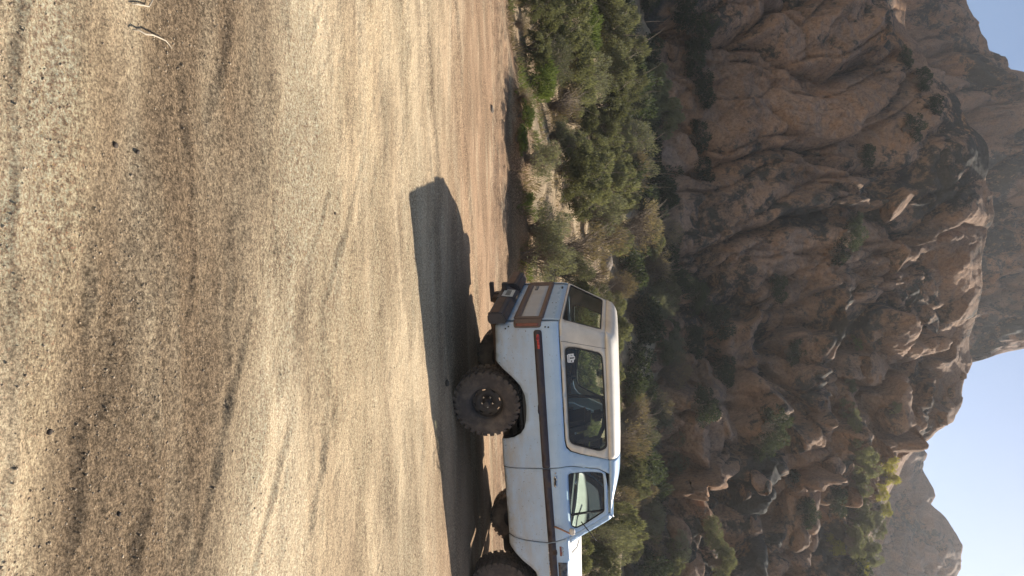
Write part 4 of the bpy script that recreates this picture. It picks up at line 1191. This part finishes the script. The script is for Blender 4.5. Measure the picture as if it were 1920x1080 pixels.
# bushes rooted in the cracks and benches of the cliff
def cliff_at(u, v):
    """nearest face point to a sight line"""
    d = ray(u, v); d = d / np.linalg.norm(d)
    Pf = CP.reshape(-1, 3) - np.array([0, 0, CAM_H])
    t = Pf @ d; e = Pf - t[:, None] * d; e2 = (e ** 2).sum(1)
    k = np.where(e2 < .12 ** 2)[0]
    if len(k) == 0: k = [int(e2.argmin())]
    else: k = [k[np.argmin(t[k])]]
    return CP.reshape(-1, 3)[k[0]]
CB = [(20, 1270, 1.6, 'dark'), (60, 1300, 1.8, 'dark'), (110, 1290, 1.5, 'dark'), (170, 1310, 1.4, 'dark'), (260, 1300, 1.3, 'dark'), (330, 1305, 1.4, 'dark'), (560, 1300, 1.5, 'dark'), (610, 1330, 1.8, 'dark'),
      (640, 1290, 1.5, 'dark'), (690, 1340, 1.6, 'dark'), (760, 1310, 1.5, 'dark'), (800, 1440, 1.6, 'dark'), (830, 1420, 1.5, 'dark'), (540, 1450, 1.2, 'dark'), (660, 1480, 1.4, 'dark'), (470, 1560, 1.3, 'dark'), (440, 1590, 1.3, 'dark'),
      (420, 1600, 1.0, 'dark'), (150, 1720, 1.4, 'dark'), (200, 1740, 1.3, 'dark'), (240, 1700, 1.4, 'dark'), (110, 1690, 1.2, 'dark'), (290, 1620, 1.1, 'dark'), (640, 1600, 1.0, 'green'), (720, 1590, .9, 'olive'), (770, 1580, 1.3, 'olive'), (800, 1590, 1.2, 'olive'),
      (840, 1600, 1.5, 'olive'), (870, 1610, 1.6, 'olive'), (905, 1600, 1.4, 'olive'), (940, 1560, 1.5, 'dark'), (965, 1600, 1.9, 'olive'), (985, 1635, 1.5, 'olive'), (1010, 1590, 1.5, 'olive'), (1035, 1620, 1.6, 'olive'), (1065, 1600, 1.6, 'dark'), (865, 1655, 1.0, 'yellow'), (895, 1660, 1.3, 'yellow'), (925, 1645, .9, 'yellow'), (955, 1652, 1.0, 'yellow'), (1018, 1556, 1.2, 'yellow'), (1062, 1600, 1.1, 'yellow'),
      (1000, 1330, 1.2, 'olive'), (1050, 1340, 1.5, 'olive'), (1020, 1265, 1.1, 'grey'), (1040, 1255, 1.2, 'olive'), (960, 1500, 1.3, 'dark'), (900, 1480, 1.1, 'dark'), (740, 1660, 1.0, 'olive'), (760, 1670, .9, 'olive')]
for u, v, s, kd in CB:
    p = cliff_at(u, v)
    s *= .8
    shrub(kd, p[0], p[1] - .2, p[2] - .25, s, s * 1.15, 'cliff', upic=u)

# labels: kind of bush, where it stands and its place in the row, counted down the sideways picture
ORD = ['first', 'second', 'third', 'fourth', 'fifth', 'sixth', 'seventh', 'eighth', 'ninth', 'tenth', 'eleventh', 'twelfth', 'thirteenth', 'fourteenth', 'fifteenth', 'sixteenth', 'seventeenth', 'eighteenth', 'nineteenth', 'twentieth']
ORD += ['twenty-' + o for o in ORD[:9]] + ['thirtieth'] + ['thirty-' + o for o in ORD[:9]]
LOOK = {'olive': 'olive green shrub', 'grey': 'twiggy grey green shrub', 'green': 'low bright green shrub', 'dry': 'dry brown twiggy shrub', 'dark': 'dark green shrub', 'yellow': 'yellow leaved shrub'}
WHERE = {'slope0': 'along the dirt bank', 'slope1': 'in second row above bank', 'slope2': 'midway up the sunlit slope', 'slope3': 'atop the sunlit brushy slope', 'slope4': 'close behind the vehicle', 'slope5': 'high behind the vehicle roof', 'foot': 'in shade at the cliff foot', 'cliff': 'rooted on the cliff face'}
GRP = {'slope': 'shrubs on the sunlit slope', 'foot': 'shrubs at the cliff foot', 'cliff': 'shrubs on the cliff'}
for zone in WHERE:
    for kd in LOOK:
        L_ = sorted([s for s in SHRUBS if s[3] == zone and s[2] == kd], key=lambda s: s[0])
        for i, s in enumerate(L_):
            lab = LOOK[kd] + ' ' + WHERE[zone]
            if len(L_) > 1: lab += ', ' + ORD[i] + ' from picture top'
            tag(s[1], lab, 'shrub', GRP['slope' if zone.startswith('slope') else zone])

# dry and green grass on the strip behind the bank
def grass(name, n, xr, dr, hl, mat, label, seed, clump=1.6, thr=0.0):
    rng = np.random.default_rng(seed)
    x = xr[0] + (xr[1] - xr[0]) * rng.random(n); y = bank_y(x) + dr[0] + (dr[1] - dr[0]) * rng.random(n) ** 1.5
    k = fbm(x * clump, y * clump, 2, seed) > thr
    x, y = x[k], y[k]; z = terrain(x, y)
    n = len(x)
    d = rng.normal(size=(n, 3)) * .55; d[:, 2] = 1; d /= np.linalg.norm(d, axis=1)[:, None]
    V, F = leaf_cloud(np.stack([x, y, z - .01], -1), d, hl, .012, rng)
    o = obj_mesh(name, mesh_np(name, V, F, False), M[mat])
    return tag(o, label, 'grass', kind='stuff')
grass('dry_grass', 38000, (-9, 9), (0.0, 8.5), .15, 'leaf_dry', 'dry straw coloured grass and litter behind the dirt bank', 61, 1.2, .02)
grass('green_grass', 9000, (-8, 1.0), (.0, 2.0), .17, 'leaf_green', 'fresh green grass tufts along the dirt bank', 63, 1.1, .28)

# ------------------------------------------------------------------ boulders, stones, sticks
def rock_mesh(seed, sub=4, flat=.75):
    bm = bmesh.new(); bmesh.ops.create_icosphere(bm, subdivisions=sub, radius=1)
    P = np.array([v.co for v in bm.verts])
    rng = np.random.default_rng(seed)
    # knock flat facets into it, then roughen
    for k in range(16):
        nrm = rng.normal(size=3); nrm /= np.linalg.norm(nrm); h = .55 + .3 * rng.random()
        d = P @ nrm
        P = P - np.clip(d - h, 0, None)[:, None] * nrm * .85
    r = 1 + .10 * fbm(P[:, 0] * 1.3 + seed, P[:, 1] * 1.3 + P[:, 2] * 1.7, 4, seed % 200) + .03 * fbm(P[:, 0] * 5, P[:, 1] * 5 + P[:, 2] * 6, 3, seed % 200 + 9)
    P = P * r[:, None]; P[:, 2] *= flat
    for v, p in zip(bm.verts, P): v.co = p
    me = bpy.data.meshes.new('boulder'); bm.to_mesh(me); bm.free()
    for p in me.polygons: p.use_smooth = True
    return me
RK = [rock_mesh(900 + i, 4) for i in range(6)]
for m_ in RK: m_.materials.append(M['rock'])
rb_ = np.random.default_rng(5)
for (u, v, s) in [(100, 1262, 1.0), (245, 1246, 1.5), (432, 1248, 1.3), (520, 1262, 1.0), (880, 1570, 1.2), (930, 1530, 1.2), (1010, 1500, 1.3), (985, 1420, 1.1), (790, 1690, 2.0), (760, 1775, 1.0), (785, 1770, .9), (735, 1790, .7), (705, 1808, .7), (840, 1640, 1.1), (1050, 1470, 1.2), (905, 1430, 1.0), (1000, 1270, 1.3), (1065, 1290, 1.6), (690, 1640, 1.5), (480, 1690, 1.7), (380, 1690, 1.8)]:
    p = cliff_at(u, v); s *= .8
    b = bpy.data.objects.new('boulder', random.choice(RK)); link(b, cliff)
    b.location = p + np.array([0, .25 * s, -.15 * s]); b.rotation_euler = rb_.random(3) * (.6, .6, 6.28)
    b.scale = (s * (.9 + .4 * rb_.random()), s, s * (.7 + .4 * rb_.random()))

RK2 = [rock_mesh(950 + i, 3) for i in range(3)]
for m_ in RK2: m_.materials.append(M['boulder'])
for u, v, s, lab in [(258, 1152, .62, 'pale sunlit rock slab between the upper shrubs near the picture top'), (492, 1132, .50, 'pale sunlit boulder just above the vehicle tail'), (298, 1022, .16, 'small white stone beneath the arching grey shrub'), (205, 921, .06, 'tiny white stone lying on the reddish dirt')]:
    x, y, z = ground_hit(u, v)
    y = min(y, 33); x, _ = at_depth(u, v, y); z = float(terrain(x, y))
    b = obj_mesh('boulder', random.choice(RK2), None); b.location = (x, y, z + .1 * s); b.scale = (s * 1.4, s, s * .8); b.rotation_euler = (0, 0, u)
    tag(b, lab, 'rock', 'loose rocks')
M['clod'] = simple('dark_clod', (0.085, 0.065, 0.048), 0.95, var=.4, scale=60, bumpy=.003)
RK3 = [rock_mesh(970 + i, 2, .8) for i in range(3)]
for m_ in RK3: m_.materials.append(M['clod'])
for u, v, s, lab in [(272, 223, .016, 'larger dark clod of the pair in the darker track band'), (285, 263, .014, 'smaller dark clod of the pair in the track band'), (810, 101, .014, 'dark clod alone near the left picture edge'), (964, 224, .012, 'dark clod low in the brown track patch'), (719, 789, .05, 'dark stone beside the long vehicle shadow'), (400, 630, .016, 'dark pebble on the pale middle of the lot')]:
    x, y, z = ground_hit(u, v) if v > 700 else (None, None, None)
    if x is None:
        d = ray(u, v); t = CAM_H / -d[2]; x, y = d[0] * t, d[1] * t; z = float(terrain(x, y))
    b = obj_mesh('clod', random.choice(RK3), None); b.location = (x, y, z + .35 * s); b.scale = (s, s * .8, s * .9); b.rotation_euler = (0, 0, u)
    tag(b, lab, 'clod', 'loose stones on the lot')

def gpt(u, v, h=0.0):
    d = ray(u, v); t = (CAM_H - h) / -d[2]
    x, y = d[0] * t, d[1] * t
    return (x, y, float(terrain(x, y)) + h)
def stick(name, pts, rad, label):
    o = tube(name, [gpt(u, v, h) for u, v, h in pts], rad, M['twig_pale'], None, 6)
    return tag(o, label, 'stick', 'sticks on the dirt')
stick('stick', [(55, 250, .012), (57, 262, .022), (64, 275, .030), (65, 288, .034), (69, 304, .028), (76, 316, .016), (90, 329, .006)], [.002, .0035, .004, .004, .0035, .003, .0015], 'pale curved dry stick casting a forked shadow on the dirt')
stick('stick', [(7, 250, .01), (8, 262, .014), (10, 275, .016), (12, 284, .014), (3, 288, .02), (-6, 292, .012)], [.002, .0035, .0035, .0035, .003, .002], 'pale bent stick at the top edge of the picture')

# ------------------------------------------------------------------ the air
bm = bmesh.new(); bmesh.ops.create_cube(bm, size=1)
for v in bm.verts: v.co = Vector((v.co.x * 900, v.co.y * 800 + 80, v.co.z * 100 + 42))
me = bpy.data.meshes.new('haze'); bm.to_mesh(me); bm.free()
hz, nt, bs = new_mat('thin_haze')
nt.nodes.remove(bs)
pv = nt.nodes.new('ShaderNodeVolumePrincipled')
pv.inputs['Color'].default_value = (0.92, 0.95, 1.0, 1)
pv.inputs['Density'].default_value = 0.0005
pv.inputs['Anisotropy'].default_value = 0.42
nt.links.new(pv.outputs[0], nt.nodes['Material Output'].inputs['Volume'])
haze = obj_mesh('haze', me, hz)
tag(haze, 'thin sunlit haze filling the air before the rocks', 'haze', kind='stuff')
